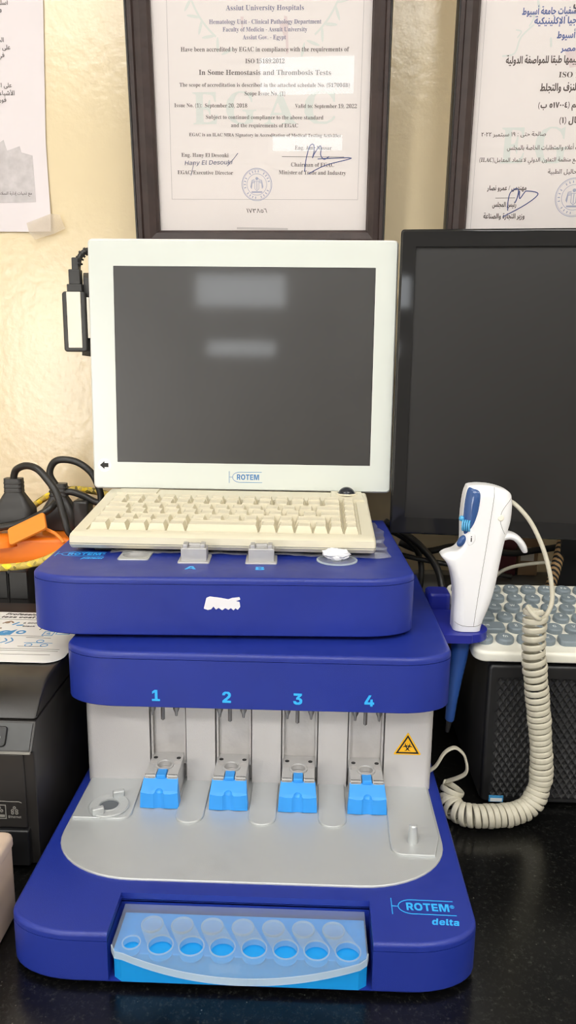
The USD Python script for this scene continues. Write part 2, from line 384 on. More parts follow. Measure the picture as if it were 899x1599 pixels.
# yellow braided cord with dark and bright flecks; black braid with tan zigzag
MT['braid'] = usdkit.material(stage, '/World/Looks/yellow_braid', {
    'c': ('texture_coordinate', {}), 'v': ('voronoi_texture', dict(scale=190.0)), 's': ('separate_color', {}), 'r': ('rgb_ramp', {'ramp': [(.0, lin(60, 55, 30)), (.10, lin(150, 135, 60)), (.22, lin(205, 180, 84)), (.8, lin(214, 188, 96)), (.88, lin(250, 220, 60)), (1, lin(255, 225, 40))]}),
    'b': ('bump', dict(strength=.7, distance=.0015)), 'p': ('principled_bsdf', dict(roughness=.6))},
    [('c.object', 'v.vector'), ('v.color', 's.color'), ('s.r', 'r.fac'), ('r.color', 'p.base_color'), ('v.distance', 'b.height'), ('b.normal', 'p.normal')], surface='p.BSDF')
MT['zigzag'] = usdkit.material(stage, '/World/Looks/zigzag_braid', {
    'c': ('texture_coordinate', {}), 'w': ('wave_texture', dict(bands_direction='diagonal', scale=75.0, distortion=1.2, detail=1.0, detail_scale=2.0)), 'r': ('rgb_ramp', {'ramp': [(.40, (.015, .013, .012)), (.55, lin(180, 146, 100))]}), 'p': ('principled_bsdf', dict(roughness=.7))},
    [('c.object', 'w.vector'), ('w.fac', 'r.fac'), ('r.color', 'p.base_color')], surface='p.BSDF')

# ================================================================== THE ROOM
X0, X1, Y0, Y1, Z0, Z1 = -2.3, 2.3, -3.4, .62, -.88, 2.1
struct('wall_back', bx(X0 - .1, X1 + .1, Y1, Y1 + .1, Z0, Z1), MT['wall'])
struct('wall_left', bx(X0 - .1, X0, Y0, Y1, Z0, Z1), MT['white_wall'])
struct('wall_right', bx(X1, X1 + .1, Y0, Y1, Z0, Z1), MT['white_wall'])
struct('floor', bx(X0 - .1, X1 + .1, Y0 - .1, Y1 + .1, Z0 - .1, Z0), MT['floor'])
struct('ceiling', bx(X0 - .1, X1 + .1, Y0 - .1, Y1 + .1, Z1, Z1 + .1), MT['ceiling'])
struct('trim_1', bx(X0, X1, Y1 - .018, Y1, .085, .168, .003), MT['grey_trim'])
wins = [(-.72, -.12, 1.12, 1.36), (-.65, -.18, .82, .95), (-1.95, -1.42, -.25, .98)]
wf = M(bx(X0 - .1, X1 + .1, Y0 - .1, Y0, Z0, Z1))
for a, b, c, d in wins: wf -= M(bx(a, b, Y0 - .2, Y0 + .1, c, d))
struct('wall_front', wf, MT['far_wall'])
for k, (a, b, c, d) in enumerate(wins):
    t = thing(f'window_{k + 1}', None, None, ((a + b) / 2, Y0 - .05, c)); stage.GetPrimAtPath(t.path).SetCustomDataByKey('kind', 'structure')
    fr = 0.022
    obj('frame', cat(bx(a, a + fr, Y0 - .07, Y0 - .03, c, d), bx(b - fr, b, Y0 - .07, Y0 - .03, c, d), bx(a + fr, b - fr, Y0 - .07, Y0 - .03, c, c + fr), bx(a + fr, b - fr, Y0 - .07, Y0 - .03, d - fr, d)), MT['alu'], t)
    nb = (0, 0, 1)[k]
    for i in range(nb):
        x = a + (b - a) * (i + 1) / (nb + 1); obj('muntin', bx(x - .006, x + .006, Y0 - .07, Y0 - .03, c + fr, d - fr), MT['alu'], t)
    obj('pane', bx(a + fr / 2, b - fr / 2, Y0 - .09, Y0 - .075, c + fr / 2, d - fr / 2), MT['day2' if k == 2 else 'day'], t)
for k, (x, y, lab) in enumerate(((-.85, -.75, 'flat white ceiling light panel over the left end of the counter'), (.85, -.75, 'flat white ceiling light panel over the right end of the counter'),
                                 (-.85, -2.2, 'flat white ceiling light panel behind the camera on the left'), (.85, -2.2, 'flat white ceiling light panel behind the camera on the right'))):
    t = thing('ceiling_light', lab, 'ceiling light', (x, y, Z1 - .05))
    obj('housing', M(bx(x - .62, x + .62, y - .32, y + .32, Z1 - .05, Z1)) - M(bx(x - .59, x + .59, y - .29, y + .29, Z1 - .1, Z1 - .02)), MT['white'], t, smooth=False)
    obj('diffuser', bx(x - .59, x + .59, y - .29, y + .29, Z1 - .04, Z1 - .03), MT['lamp' if k < 2 else 'lamp2'], t, smooth=False)

# ================================================================== COUNTERTOP
t = thing('countertop', 'black speckled granite countertop under all the equipment', 'countertop', (0, .2, -.04))
obj('slab', bx(-1.6, 1.6, -.16, Y1 - .003, -.035, 0, .004), MT['granite'], t)
obj('support', bx(-1.58, 1.58, -.10, Y1 - .003, Z0, -.035), MT['white_wall'], t, smooth=False)

# ================================================================== ANALYSER
def rotem_logo(s=1.0, product=None, reg=True):
    w = .00075 * s
    g = [LineString([(0, -.0092 * s), (0, .0092 * s)]).buffer(w / 2, cap_style='flat'), LineString([(0, 0), (.0052 * s, 0)]).buffer(w / 2)]
    a = [(.0165 * s + .0113 * s * math.cos(q), .0080 * s * math.sin(q)) for q in np.linspace(math.pi / 2, 1.5 * math.pi, 18)]
    g.append(LineString([(.0500 * s, .0080 * s)] + a + [(.0508 * s, -.0080 * s)]).buffer(w / 2))
    g.append(write('ROTEM', .0118 * s, -.0040 * s, .0462 * s, .0082 * s, 'bold'))
    if reg:
        c = Point(.0488 * s, .0018 * s); g.append(c.buffer(.0018 * s).difference(c.buffer(.0014 * s))); g.append(write('R', .0488 * s, .0008 * s, h=.002 * s, kind='sans', anchor='c'))
    if product: g.append(write(product, .0300 * s, -.0190 * s, .0512 * s, .0066 * s, 'bold', slant=9 if product == 'delta' else 12))
    return union_all(g)
def ell_front(xw, y0, y1, a, b, n=9): return rrect(-xw, xw, y0, y1, (a, b), n, (1, 1, 0, 0))

an = thing('blood_analyser', 'tall royal blue bench analyser with silver deck and four numbered light blue channels', 'analyser', (0, .2, 0))
HB = .0483
plan = ell_front(.1861, 0, .45, .056, .031)
rec = M(bx(-.1025, .1025, -.05, .0465, .0065, .2))
obj('base', M(prism(plan, .004, .0412, 0, .003)) - rec, MT['blue'], an)
obj('base_cover', M(prism(ell_front(.1861, 0, .45, .056, .031), .0418, HB, .0035, 0, 4)) - rec, MT['blue'], an)
obj('base_core', M(prism(inset(plan, .0012), .04, .0425)) - rec, MT['blue'], an)
for x, y in ((-.14, .05), (.14, .05), (-.14, .41), (.14, .41)): obj('rubber_foot', cyl(.011, 0, .006, x, y), MT['dark'], an)
# deck
dk = np.vstack([rrect(-.176, .1745, .0615, .232, (.078, .062), 12, (1, 1, 0, 0))])
obj('deck_plate', prism(dk, HB - .001, HB + .0018, .0012), MT['silver'], an)
ZD = HB + .0018
obj('deck_pad', prism(np.array([(-.1745, .2315), (-.1745, .148), (-.1735, .1425)] + [tuple(p) for p in rrect(-.15, -.1185, .1425, .2, .011, 6, (0, 1, 0, 0))[1:8]] + [(-.1205, .2315)])[::1], ZD - .0005, ZD + .0022, .001), MT['silver'], an, label='left corner pad carrying a twist-lock ring')
pad = obj('deck_pad', prism(np.array([(.1300, .2315), (.1262, .125)] + [(.1372 - .0108 * math.cos(q), .113 - .0108 * math.sin(q) if True else 0) for q in np.linspace(.15, 1.45, 7)] + [(.1648, .1018), (.1722, .1285), (.1725, .2315)]), ZD - .0005, ZD + .0022, .001), MT['silver'], an, label='right corner pad carrying a small peg')
for c in (-.0627, .0071, .0744): obj('deck_tongue', prism(rrect(c - .0135, c + .0135, .1395, .2315, .0133, 8, (1, 1, 0, 0)), ZD - .0005, ZD + .0022, .001), MT['silver'], an)
zr = ZD + .0022
ring = obj('lock_ring', mv(lathe([(.009, 0), (.0195, 0), (.0198, .0010), (.0185, .0018), (.0165, .0012), (.0105, .0012), (.0092, .0020), (.009, 0)], 36), -.1430, .1612, zr), MT['silver'], an)
obj('ring_hole', cyl(.0092, zr - .001, zr + .0006, -.1430, .1612), MT['hole'], ring)
for x, y, r in ((-.1375, .1775, 20), (-.1500, .1475, 25)): obj('ring_clip', rot(mv(bx(-.0058, .0058, -.003, .003, 0, .0075, .0015), x, y, zr), (0, 0, 1), r, (x, y, 0)), MT['silver'], ring)
obj('peg', mv(lathe([(0, 0), (.0049, 0), (.0047, .001), (.0037, .0165), (.0030, .0175), (0, .0178)], 24), .1468, .1205, zr), MT['silver'], an)
# column with four recesses
CH = (-.0937, -.0262, .0413, .1088); CY = .211
col = M(prism(rrect(-.1785, .1765, CY, .42, .007, 4, (1, 1, 0, 0)), HB, .1546))
for c in CH: col -= M(bx(c - .019, c + .019, CY - .02, CY + .011, HB - .01, .16))
obj('column', col, MT['column'], an)
head_plan = rrect(-.1862, .1862, .1672, .45, (.052, .029), 9, (1, 1, 0, 0))
obj('head_trim', prism(inset(head_plan, .0045), .1532, .1548), MT['chrome'], an, label='bright metal rim under the blue head')
obj('head', prism(head_plan, .1546, .2032, 0, .0015), MT['blue'], an)
obj('head_core', prism(inset(head_plan, .0012), .203, .2045), MT['blue'], an)
obj('head_cover', prism(head_plan, .2038, .2103, .004, 0, 4), MT['blue'], an)
for c, d in zip(CH, '1234'):
    obj('number', mv(tf(flat(write(d, 0, 0, h=.0108, kind='bold', anchor='c'), 0, .0005), XZ), c - .0018, .1672, .1617), MT['cyan_print'], an, label=f'light blue number {d}', smooth=False)
for c in CH:
    bp = obj('measuring_channel', cat(bx(c - .0155, c + .0155, CY + .0085, CY + .0115, .07, .1535), bx(c - .0178, c - .0158, CY + .003, CY + .0112, .07, .1535), bx(c + .0158, c + .0178, CY + .003, CY + .0112, .07, .1535)), MT['steel'], an, smooth=False)
    for dx, r, z in ((-.0120, .0033, .1300), (-.0018, .0020, .1250), (.0118, .0033, .1300)):
        tipz = z + (.004 if r > .002 else .0015)
        obj('pin', mv(lathe([(0, z), (r * .35, z + .0002), (r * (.5 if r > .002 else 1), tipz), (r, tipz + .004), (r, .1546), (0, .1546)], 14), c + dx - .0005, CY - .011), MT['pin'], bp)
    hx = c - .0005
    blk = M(bx(hx - .0163, hx + .0163, .1755, CY + .009, ZD - .001, .0788, .0008, 2)) - M(cyl(.0080, .070, .09, hx, .1935)) - M(bx(hx - .0055, hx + .0055, .170, .1865, .0745, .09))
    ho = obj('cup_holder', blk, MT['holder'], bp)
    obj('cup_well', mv(lathe([(.0068, -.004), (.0068, .0012), (.0078, .0020), (.0090, .0016), (.0092, 0), (.0080, -.006), (.0068, -.006)], 28), hx, .1935, .0788), MT['holder'], bp)
    obj('cup_floor', cyl(.0072, .0720, .0745, hx, .1935), MT['steel'], bp)
    for dx in (-.0118, .0118):
        obj('screw_hole', cyl(.0022, .0786, .0791, hx + dx, .2085, 14), MT['dark'], bp)
        obj('index_mark', cyl(.0036, .0786, .07895, hx + dx, .1995, 18), MT['steel'], bp)
    for s in (-1, 1):
        for dy, dz in ((0, 0), (-.0016, -.0022)):
            q = bx(hx + (-.0163 if s < 0 else .0058), hx + (-.0058 if s < 0 else .0163), .1757 + dy, .1772 + dy, .0770 + dz, .0794 + dz, .0006, 2); obj('holder_lip', q, MT['chrome'], bp)
    P = []
    for x, k in ((hx - .0190, 1), (hx + .0190, -1)):
        P += [(x, .1636, ZD + .0002), (x, .1752, ZD + .0002), (x + k * .0008, .1632, .0672), (x + k * .0014, .1645, .0688), (x + k * .0022, .1752, .0766), (x + k * .0010, .1635, ZD + .004)]
    P += [(hx - .011, .1620, ZD + .001), (hx + .011, .1620, ZD + .001), (hx - .011, .1620, .0665), (hx + .011, .1620, .0665)]
    cp = M(hull(P)) - M(cyl(.0085, ZD - .01, .09, hx, .1555, 32)) - M(mv(trimesh.creation.icosphere(3, .0046), hx, .1618, .0695))
    cp += M(bx(hx - .0048, hx + .0048, .1735, .1862, .0755, .0800, .0012, 3))
    obj('cap', cp, MT['cyan'], bp, label='light blue pull-down cap', smooth=35)
# biohazard sticker
def trefoil(r):
    g = []
    for k in range(3):
        a = math.radians(90 + 120 * k); c = Point(.52 * r * math.cos(a), .52 * r * math.sin(a)); o = Point(.70 * r * math.cos(a), .70 * r * math.sin(a))
        g.append(c.buffer(.52 * r).difference(o.buffer(.40 * r)))
    u = union_all(g).difference(Point(0, 0).buffer(.14 * r))
    ringr = Point(0, 0).buffer(.56 * r).difference(Point(0, 0).buffer(.42 * r)); out = [Point(.85 * r * math.cos(math.radians(90 + 120 * k)), .85 * r * math.sin(math.radians(90 + 120 * k))).buffer(.42 * r) for k in range(3)]
    return union_all([u, ringr.intersection(union_all([affinity.scale(o, .8, .8) for o in out]))])
tri = Polygon([(-.0128, 0), (.0128, 0), (0, .0222)]); bio = (.1510, CY - .0001, .0893)
st = obj('warning_sticker', mv(tf(flat(tri.buffer(.0008), 0, .0003), XZ), *bio), MT['yellow'], an, label='yellow triangular biohazard sticker', smooth=False)
obj('sticker_border', mv(tf(flat(tri.buffer(-.0006).difference(tri.buffer(-.0021)), .0003, .0005), XZ), *bio), MT['ink'], st, smooth=False)
obj('sticker_symbol', mv(tf(flat(affinity.translate(trefoil(.0052), 0, .0077), .0003, .0005), XZ), *bio), MT['ink'], st, smooth=False)
obj('logo', mv(rot(flat(rotem_logo(1.0, 'delta'), 0, .0003), (0, 0, 1), -1), .1203, .0415, HB - .0001), MT['cyan_print'], an, label='light blue printed maker name and product name', smooth=False)
# pipette bracket on the right side of the head
br = union_all([Polygon(rrect(.184, .222, .262, .345, .004)), Point(.2165, .288).buffer(.0245)]).difference(Point(.2165, .288).buffer(.0108))
bk = obj('pipette_bracket', M(mv(trimesh.creation.extrude_polygon(br, .009, engine='earcut'), 0, 0, .1895)), MT['dblue'], an)
obj('bracket_knob', prism(rrect(.1868, .2135, .352, .384, .006, 5), .1880, .2150, .004, .001), MT['dblue'], bk)

# reagent rack lying in the base recess
rk = thing('reagent_rack', 'clear acrylic reagent rack with bright blue insert in the front recess of the analyser', 'rack', (0, .01, .0065))
obj('insert', prism(np.array([(-.0985, .0435), (-.0985, .004), (-.092, -.0005), (.092, -.0005), (.0985, .004), (.0985, .0435)])[::1], .0067, .0325, .001), MT['insert'], rk, label='bright blue insert')
arc = [(-.0985, .0432), (-.0985, -.0015), (-.0945, -.0085)] + [(x, -.0298 + 2.35 * (x - .004) ** 2) for x in np.linspace(-.088, .092, 22)] + [(.0972, -.0070), (.0985, -.0015), (.0985, .0432)]
arcp = Polygon(arc)
HX = (-.0609, -.0369, -.0130, .0114, .0356, .0593, .0832)
holes = [Point(x, .0002).buffer(.0093, quad_segs=10) for x in HX] + [Point(-.0838, .0017).buffer(.0065, quad_segs=8)]
ap = arcp
for h in holes: ap = ap.difference(h)
obj('cover_plate', M(trimesh.creation.extrude_polygon(ap, .0052, engine='earcut')).translate((0, 0, .0352)), MT['acrylic'], rk, smooth=25)
obj('cover_edge', M(trimesh.creation.extrude_polygon(LineString(arc[1:-1]).buffer(.0005, cap_style='flat'), .0056, engine='earcut')).translate((0, 0, .0350)), MT['rim'], rk, smooth=25, label='polished front edge of the clear cover plate')
for h in holes: obj('hole_rim', M(trimesh.creation.extrude_polygon(h.buffer(.0009).difference(h.buffer(-.0001)), .0008, engine='earcut')).translate((0, 0, .0400)), MT['frost'], rk, smooth=25)
for h in holes: obj('well_floor', mv(trimesh.creation.extrude_polygon(h.buffer(-.0001), .0012, engine='earcut'), 0, 0, .0326), MT['insert'], rk, smooth=25)
for x in HX:
    d = np.array([-.0105, .0203, 0]); u = d / np.linalg.norm(d); w = np.array([-u[1], u[0], 0])
    q = [Point(x, .0002).buffer(.0093), Point(x - .0105, .0205).buffer(.0090)]
    sh = union_all(q).convex_hull.difference(Point(x, .0002).buffer(.0098)).difference(Point(x - .0105, .0205).buffer(.0078))
    tb = obj('tube_well', M(mv(flat(sh, 0, .0009), 0, 0, .0403)), MT['acrylic'], rk, smooth=25)
    obj('tube_cap', mv(lathe([(0, 0), (.0090, 0), (.0090, .0014), (.0078, .0014), (.0076, .0007), (0, .0007)], 30), x - .0105, .0205, .0404), MT['frost'], tb)

# ================================================================== PLATELET MODULE ON TOP
pl = thing('platelet_module', 'flat royal blue add-on module stacked on the analyser under the cream keyboard', 'analyser module', (-.036, .2035, .2103), rz=.036)
pp = rrect(-.191, .191, 0, .272, (.055, .031), 9, (1, 1, 0, 0)); ZP = .0632
obj('foot_plate', prism(inset(pp, .012), .0002, .0045), MT['dark'], pl)
obj('body', prism(pp, .0040, .0562, 0, .0015), MT['blue'], pl)
obj('body_core', prism(inset(pp, .001), .056, .0575), MT['blue'], pl)
sx, sy = -.0985, .0795
obj('cover', M(prism(pp, .0568, ZP, .004, 0, 4)) - M(cyl(.0142, .05, .08, sx, sy, 40)), MT['blue'], pl)
obj('logo', mv(flat(affinity.scale(rotem_logo(1.0, 'platelet'), 1.02, 1.0, origin=(0, 0)), 0, .0003), -.1840, .0845, ZP - .0001), MT['cyan_print'], pl, label='light blue printed maker name and product name', smooth=False)
so = obj('socket', M(prism(rrect(sx - .0165, sx + .0165, sy - .0185, sy + .0185, .0035, 4), ZP - .0005, ZP + .0016, .0008)) - M(cyl(.0136, ZP - .01, ZP + .01, sx, sy, 40)), MT['silver'], pl, label='square silver socket')
obj('socket_bowl', mv(lathe([(0, -.0062), (.0139, -.0060), (.0139, .0006), (.0130, .0004), (.0115, -.0020), (.0085, -.0038), (.0045, -.0047), (0, -.0050)], 40), sx, sy, ZP), MT['holder'], so, label='round hollow of the socket')
for x, d in ((-.0340, 'A'), (.0360, 'B')):
    cl = obj('clip_plate', prism(rrect(x - .0165, x + .0165, .0505, .0835, .002, 3), ZP - .001, ZP + .0016, .0008), MT['holder'], pl)
    obj('clip_block', cat(bx(x - .0135, x + .0135, .0560, .0740, ZP, ZP + .0150, .001), bx(x - .0115, x - .0065, .0570, .0700, ZP + .014, ZP + .0190, .001), bx(x + .0065, x + .0115, .0570, .0700, ZP + .014, ZP + .0190, .001), bx(x - .0065, x + .0065, .0640, .0700, ZP + .014, ZP + .0180, .001)), MT['holder'], cl)
    obj('letter', mv(flat(affinity.scale(write(d, 0, 0, h=.0105, kind='bold', anchor='c'), 1.05, 1, origin=(0, 0)), 0, .0003), x - .0005, .0300, ZP - .0001), MT['cyan_print'], pl, label=f'light blue letter {d}', smooth=False)
tear = Polygon([(-.0175, -.0055), (-.0150, .0048), (-.0120, .0062), (-.0020, .0050), (.0060, .0035), (.0100, .0050), (.0165, .0058), (.0172, .0040), (.0120, .0020), (.0165, .0010), (.0172, -.0035), (.0150, -.0062), (.0128, -.0046), (.0110, -.0068), (.0085, -.0045), (.0060, -.0064), (.0030, -.0046), (.0000, -.0068), (-.0035, -.0045), (-.0060, -.0062), (-.0085, -.0030), (-.0110, -.0060), (-.0140, -.0068)])
obj('torn_label', mv(tf(flat(tear.buffer(.0004), 0, .0004), XZ), .0000, 0, .0382), MT['label_white'], pl, label='torn remains of a white label', smooth=False)

# ================================================================== BAG, DISC, TISSUE
from meshkit import fbm
def crumple(x0, x1, y0, y1, z, amp, n=60, m=36, seed=1, th=.0003, sc=60):
    gx, gy = np.meshgrid(np.linspace(x0, x1, n), np.linspace(y0, y1, m), indexing='ij')
    e = fbm(np.stack([gx * sc, gy * sc, gx * 0], -1), 4, seed); wx = (fbm(np.stack([gx * 40, gy * 40, gx * 0 + 5], -1), 3, seed + 3) - .5) * .012
    top = np.stack([gx + wx * (np.abs(gy - (y0 + y1) / 2) > 0), gy + wx * .6, z + amp * e], -1).reshape(-1, 3); v = np.vstack([top + [0, 0, th], top]); f = []
    idx = np.arange(n * m).reshape(n, m); a, b, c, d = idx[:-1, :-1].ravel(), idx[1:, :-1].ravel(), idx[1:, 1:].ravel(), idx[:-1, 1:].ravel()
    f = [np.stack([a, b, c], 1), np.stack([a, c, d], 1), np.stack([c, b, a], 1) + n * m, np.stack([d, c, a], 1) + n * m]
    rim = np.concatenate([idx[:, 0], idx[-1, 1:], idx[-2::-1, -1], idx[0, -2:0:-1]]); nx = np.roll(rim, -1)
    f += [np.stack([rim + n * m, nx + n * m, nx], 1), np.stack([rim + n * m, nx, rim], 1)]
    return trimesh.Trimesh(v, np.vstack(f), process=False)
ZT = .2735
obj('plastic_bag', crumple(-.165, .134, .2825, .455, ZT + .0004, .0042, seed=4), MT['bag'], smooth=True, label='crumpled clear plastic bag sticking out under the cream keyboard', cat='plastic bag')
sc_ = thing('suction_disc', 'small round clear plastic disc on the blue module beside clip B', 'suction disc', (.0770, .2760, ZT))
obj('disc', mv(lathe([(0, 0), (.0205, 0), (.0215, .0006), (.0190, .0016), (.008, .0026), (0, .0028)], 36), .0770, .2760, ZT), MT['frost'], sc_)
obj('disc_rim', mv(lathe([(.0195, .0004), (.0217, .0002), (.0217, .0012), (.0200, .0018), (.0195, .0004)], 36), .0770, .2760, ZT), MT['rim'], sc_)
w = trimesh.creation.icosphere(4, 1.0); n_ = fbm(np.asarray(w.vertices) * 2.3 + 9, 4, 3); w.vertices = np.asarray(w.vertices) * (.55 + .75 * n_[:, None]) * [.0150, .0080, .0072]
obj('tissue', mv(w, .0760, .2745, ZT + .0075), MT['tissue'], smooth=True, label='small crumpled white tissue lying on the round clear disc', cat='tissue')

# ================================================================== CREAM KEYBOARD
KZ = .2788
kb = thing('keyboard', 'cream compact keyboard with grey trackball lying on the blue module', 'keyboard', (-.0466, .2850, KZ), rz=-.0017)
prof = np.array([(0.0, .0045), (.004, 0), (.174, 0), (.178, .004), (.179, .030), (.176, .0340), (.150, .0325), (.140, .0305), (.012, .0172), (.006, .0165), (.001, .0135)])
ks = prism(prof, -.165, .165, .0035, .0035, 3)
case = M(tf(ks, YZ))
# top-right hump for the trackball
case += M(hull([(.118, .138, .02), (.162, .138, .02), (.118, .138, .0325), (.160, .138, .0325), (.120, .150, .0358), (.158, .150, .0358), (.120, .176, .0358), (.158, .176, .0358), (.118, .178, .02), (.162, .178, .02)]))
case += M(hull([(-.150, .146, .02), (-.100, .146, .02), (-.150, .150, .0345), (-.100, .150, .0345), (-.150, .174, .0352), (-.100, .174, .0352), (-.150, .177, .02), (-.100, .177, .02)]))
slope = (.0305 - .0172) / .128
well = hull([(-.150, .016, .0155), (.150, .016, .0155), (-.150, .137, .0280), (.150, .137, .0280), (-.152, .015, .05), (.152, .015, .05), (-.152, .139, .05), (.152, .139, .05)])
case -= M(well); case -= M(mv(trimesh.creation.icosphere(3, .0125), .139, .158, .0340))
obj('case', case, MT['cream'], kb)
obj('case_seam', prism(inset(rrect(-.165, .165, 0, .178, .004), -.0003), .0058, .0064), MT['grey_trim'], kb, smooth=False)
obj('trackball', mv(trimesh.creation.icosphere(3, .0112), .139, .158, .0335), MT['ball'], kb, smooth=True)
obj('trackball_ring', mv(lathe([(.0112, 0), (.0138, 0), (.0135, .0014), (.0120, .0018), (.0112, 0)], 30), .139, .158, .0356), MT['cream_key'], kb)
for x in (-.13, .13): obj('rubber_foot', bx(x - .01, x + .01, .01, .02, -.0040, .001, .001, 2), MT['dark'], kb)
U = .296 / 15
rows = [([1.08] * 5 + [4.05] + [1.0] * 3 + [.85] * 3), ([1.4] + [1] * 10 + [1.9, .85, .85]), ([1.75] + [1] * 11 + [1.4, .85]), ([1.5] + [1] * 11 + [1.65, .85]), ([1] * 13 + [1.15, .85]), ([1.0] * 13 + [1.15, .85])]
yk = [.0190, .0390, .0590, .0790, .0990, .1190]
ang = math.atan((.0280 - .0155) / .121)
for rws, y0 in zip(rows, yk):
    x = -.148; dep = .0185 if y0 < .11 else .0150
    for wk in rws:
        a, b = x + .0005, x + wk * U - .0005; x += wk * U; h = .0085
        ins = .0028
        lo = [(a, 0), (b, 0), (b, dep), (a, dep)]; up = [(a + ins, .0028), (b - ins, .0028), (b - ins, dep - .0012), (a + ins, dep - .0012)]; md = [(a + ins + .0012, .0050), (b - ins - .0012, .0050), (b - ins - .0012, dep - .0040), (a + ins + .0012, dep - .0040)]
        v = np.array([(p[0], p[1], 0) for p in lo] + [(p[0], p[1], h) for p in up] + [(p[0], p[1], h - .0007) for p in md], float)
        f = [(0, 2, 1), (0, 3, 2)]
        for s in (0, 4):
            for i in range(4):
                j = (i + 1) % 4; f += [(s + i, s + j, s + 4 + j), (s + i, s + 4 + j, s + 4 + i)]
        f += [(8, 9, 10), (8, 10, 11)]
        k = trimesh.Trimesh(v, f, process=False); k = rot(k, (1, 0, 0), math.degrees(ang))
        obj('key', mv(k, 0, y0, .0155 + (y0 - .016) * math.tan(ang) + .0002), MT['cream_key'], kb, smooth=False)

# ================================================================== WHITE MONITOR
mo = thing('monitor', 'white framed touchscreen monitor standing behind the cream keyboard', 'monitor', (-.041, .472, .467), rx=-.0480, local=False)
def plate(x0, x1, z0, z1, r, y0, y1, bf=0.0, bb=0.0, n=5): return tf(mv(prism(rrect(x0, x1, z0, z1, r, n), -y1, -y0, bf, bb), 0, 0, 0), XZ)
obj('shell', plate(-.1933, .1910, -.1550, .1568, .006, .0030, .040, .001, .006), MT['mon_side'], mo)
fr = M(plate(-.1918, .1897, -.1536, .1553, .005, -.0005, .0045, .0012)) - M(plate(-.1610, .1636, -.1200, .1237, .0004, -.01, .02, 0, 0, 1))
obj('bezel', fr, MT['mon_white'], mo)
obj('screen', plate(-.1612, .1638, -.1202, .1239, .0004, .0000, .004, 0, 0, 1), MT['screen'], mo, smooth=False)
obj('logo', mv(tf(flat(rotem_logo(.83, None, False), 0, .0003), XZ), -.0164, -.0004, -.1372), MT['navy_print'], mo, label='blue printed maker name under the screen', smooth=False)
arw = union_all([Polygon([(-.0058, 0), (0, .0050), (0, .0026), (.0052, .0026), (.0052, -.0026), (0, -.0026), (0, -.0050)])])
sk = obj('round_sticker', mv(tf(flat(Point(0, 0).buffer(.0088), 0, .0003), XZ), -.1780, -.0004, -.1243), MT['white'], mo, label='round white sticker with a black arrow', smooth=False)
obj('arrow', mv(tf(flat(arw, 0, .0005), XZ), -.1780, -.0004, -.1243), MT['ink'], sk, smooth=False)
obj('back_bulge', hull([(x, y, z) for x, y, z in ((-.14, .038, -.11), (.14, .038, -.11), (-.14, .038, .11), (.14, .038, .11), (-.1, .060, -.08), (.1, .060, -.08), (-.1, .060, .08), (.1, .060, .08))]), MT['mon_side'], mo)
_in = lambda m: into(m, (-.041, .472, .467), 0, -.0480)
obj('stand_post', _in(bx(-.071, -.011, .540, .560, .006, .46, .004)), MT['grey_trim'], mo); obj('stand_foot', _in(bx(-.15, .07, .495, .600, .0005, .008, .003)), MT['grey_trim'], mo)

# ================================================================== CARD READER AT THE LEFT OF THE MONITOR
t = thing('adapter_box', 'small black and white adapter box hanging at the left edge of the white monitor', 'adapter', (-.255, .49, .525), local=True)
def pt(m): return m
obj('case', tf(prism(rrect(-.0155, .0145, -.0395, .0350, .004, 4), -.022, .006, .002, .002), XZ), MT['charcoal'], t)
obj('face', tf(prism(rrect(-.0092, .0086, -.0345, .0345, .0008, 2), .0055, .0072, .0006), XZ), MT['ivory'], t, label='ivory white face')
obj('bracket', hull([(.010, .004, -.040), (.0192, .004, -.040), (.002, .012, -.044), (.0192, .012, -.046), (.010, .004, .055), (.0192, .004, .050), (.006, .02, .060), (.0192, .02, .060)]), MT['grey_dark'], t)
obj('white_edge', bx(.0155, .0185, -.004, .010, -.022, .028), MT['ivory'], t, smooth=False)
pgm = obj('plug', cat(tf(prism(rrect(-.0085, .0105, .0345, .0440, .001, 2), -.006, .006, .001), XZ), tf(prism(rrect(-.0060, .0085, .0435, .0620, .0012, 2), -.006, .005, .001), XZ), tf(prism(rrect(-.0015, .0072, .0610, .0760, .0012, 2), -.005, .005, .001), XZ)), MT['rubber'], t)
obj('cable', cat(tube(spline([(.0055, 0, .066), (.0075, 0, .076), (.0130, .002, .083), (.022, .006, .086), (.045, .02, .086)], 8), .0036, 10), [rot(mv(cyl(.0052, -.0011, .0011, n=14), x, y, z), (0, 1, 0), a, (x, y, z)) for x, y, z, a in ((.0062, 0, .0695, 15), (.0078, 0.0005, .0755, 25), (.0108, .001, .0805, 45), (.0150, .003, .0840, 65))]), MT['rubber'], t)

# ================================================================== BLACK MONITOR
bm = thing('monitor', 'large black widescreen monitor partly cut off at the right edge', 'monitor', (.150, .450, .260), rz=-.098, rx=-.05)
W2, V0, V1 = .545, .0035, .3750
obj('shell', plate(-.0010, W2, V0, V1, .005, .004, .040, .001, .008), MT['black'], bm)
fr = M(plate(-.0010, W2, V0, V1, .004, -.001, .006, .0028, 0, 5)) - M(plate(.0172, W2 - .018, .0245, .3545, .0004, -.01, .02, 0, 0, 1))
obj('bezel', fr, MT['gloss'], bm, label='glossy black bezel')
obj('screen', plate(.0170, W2 - .0178, .0243, .3547, .0004, .0028, .008, 0, 0, 1), MT['screen2'], bm, smooth=False)
obj('stand_neck', hull([(x, y, z) for x in (.226, .300) for y, z in ((.030, .10), (.060, .10), (.085, -.085), (.110, -.084))]), MT['black'], bm)
obj('stand_foot', into(prism(rrect(.27, .52, .455, .598, .02, 5), .1652, .1737, .003), (.150, .450, .260), -.098, -.05), MT['grey_dark'], bm, label='dark grey rounded foot plate')

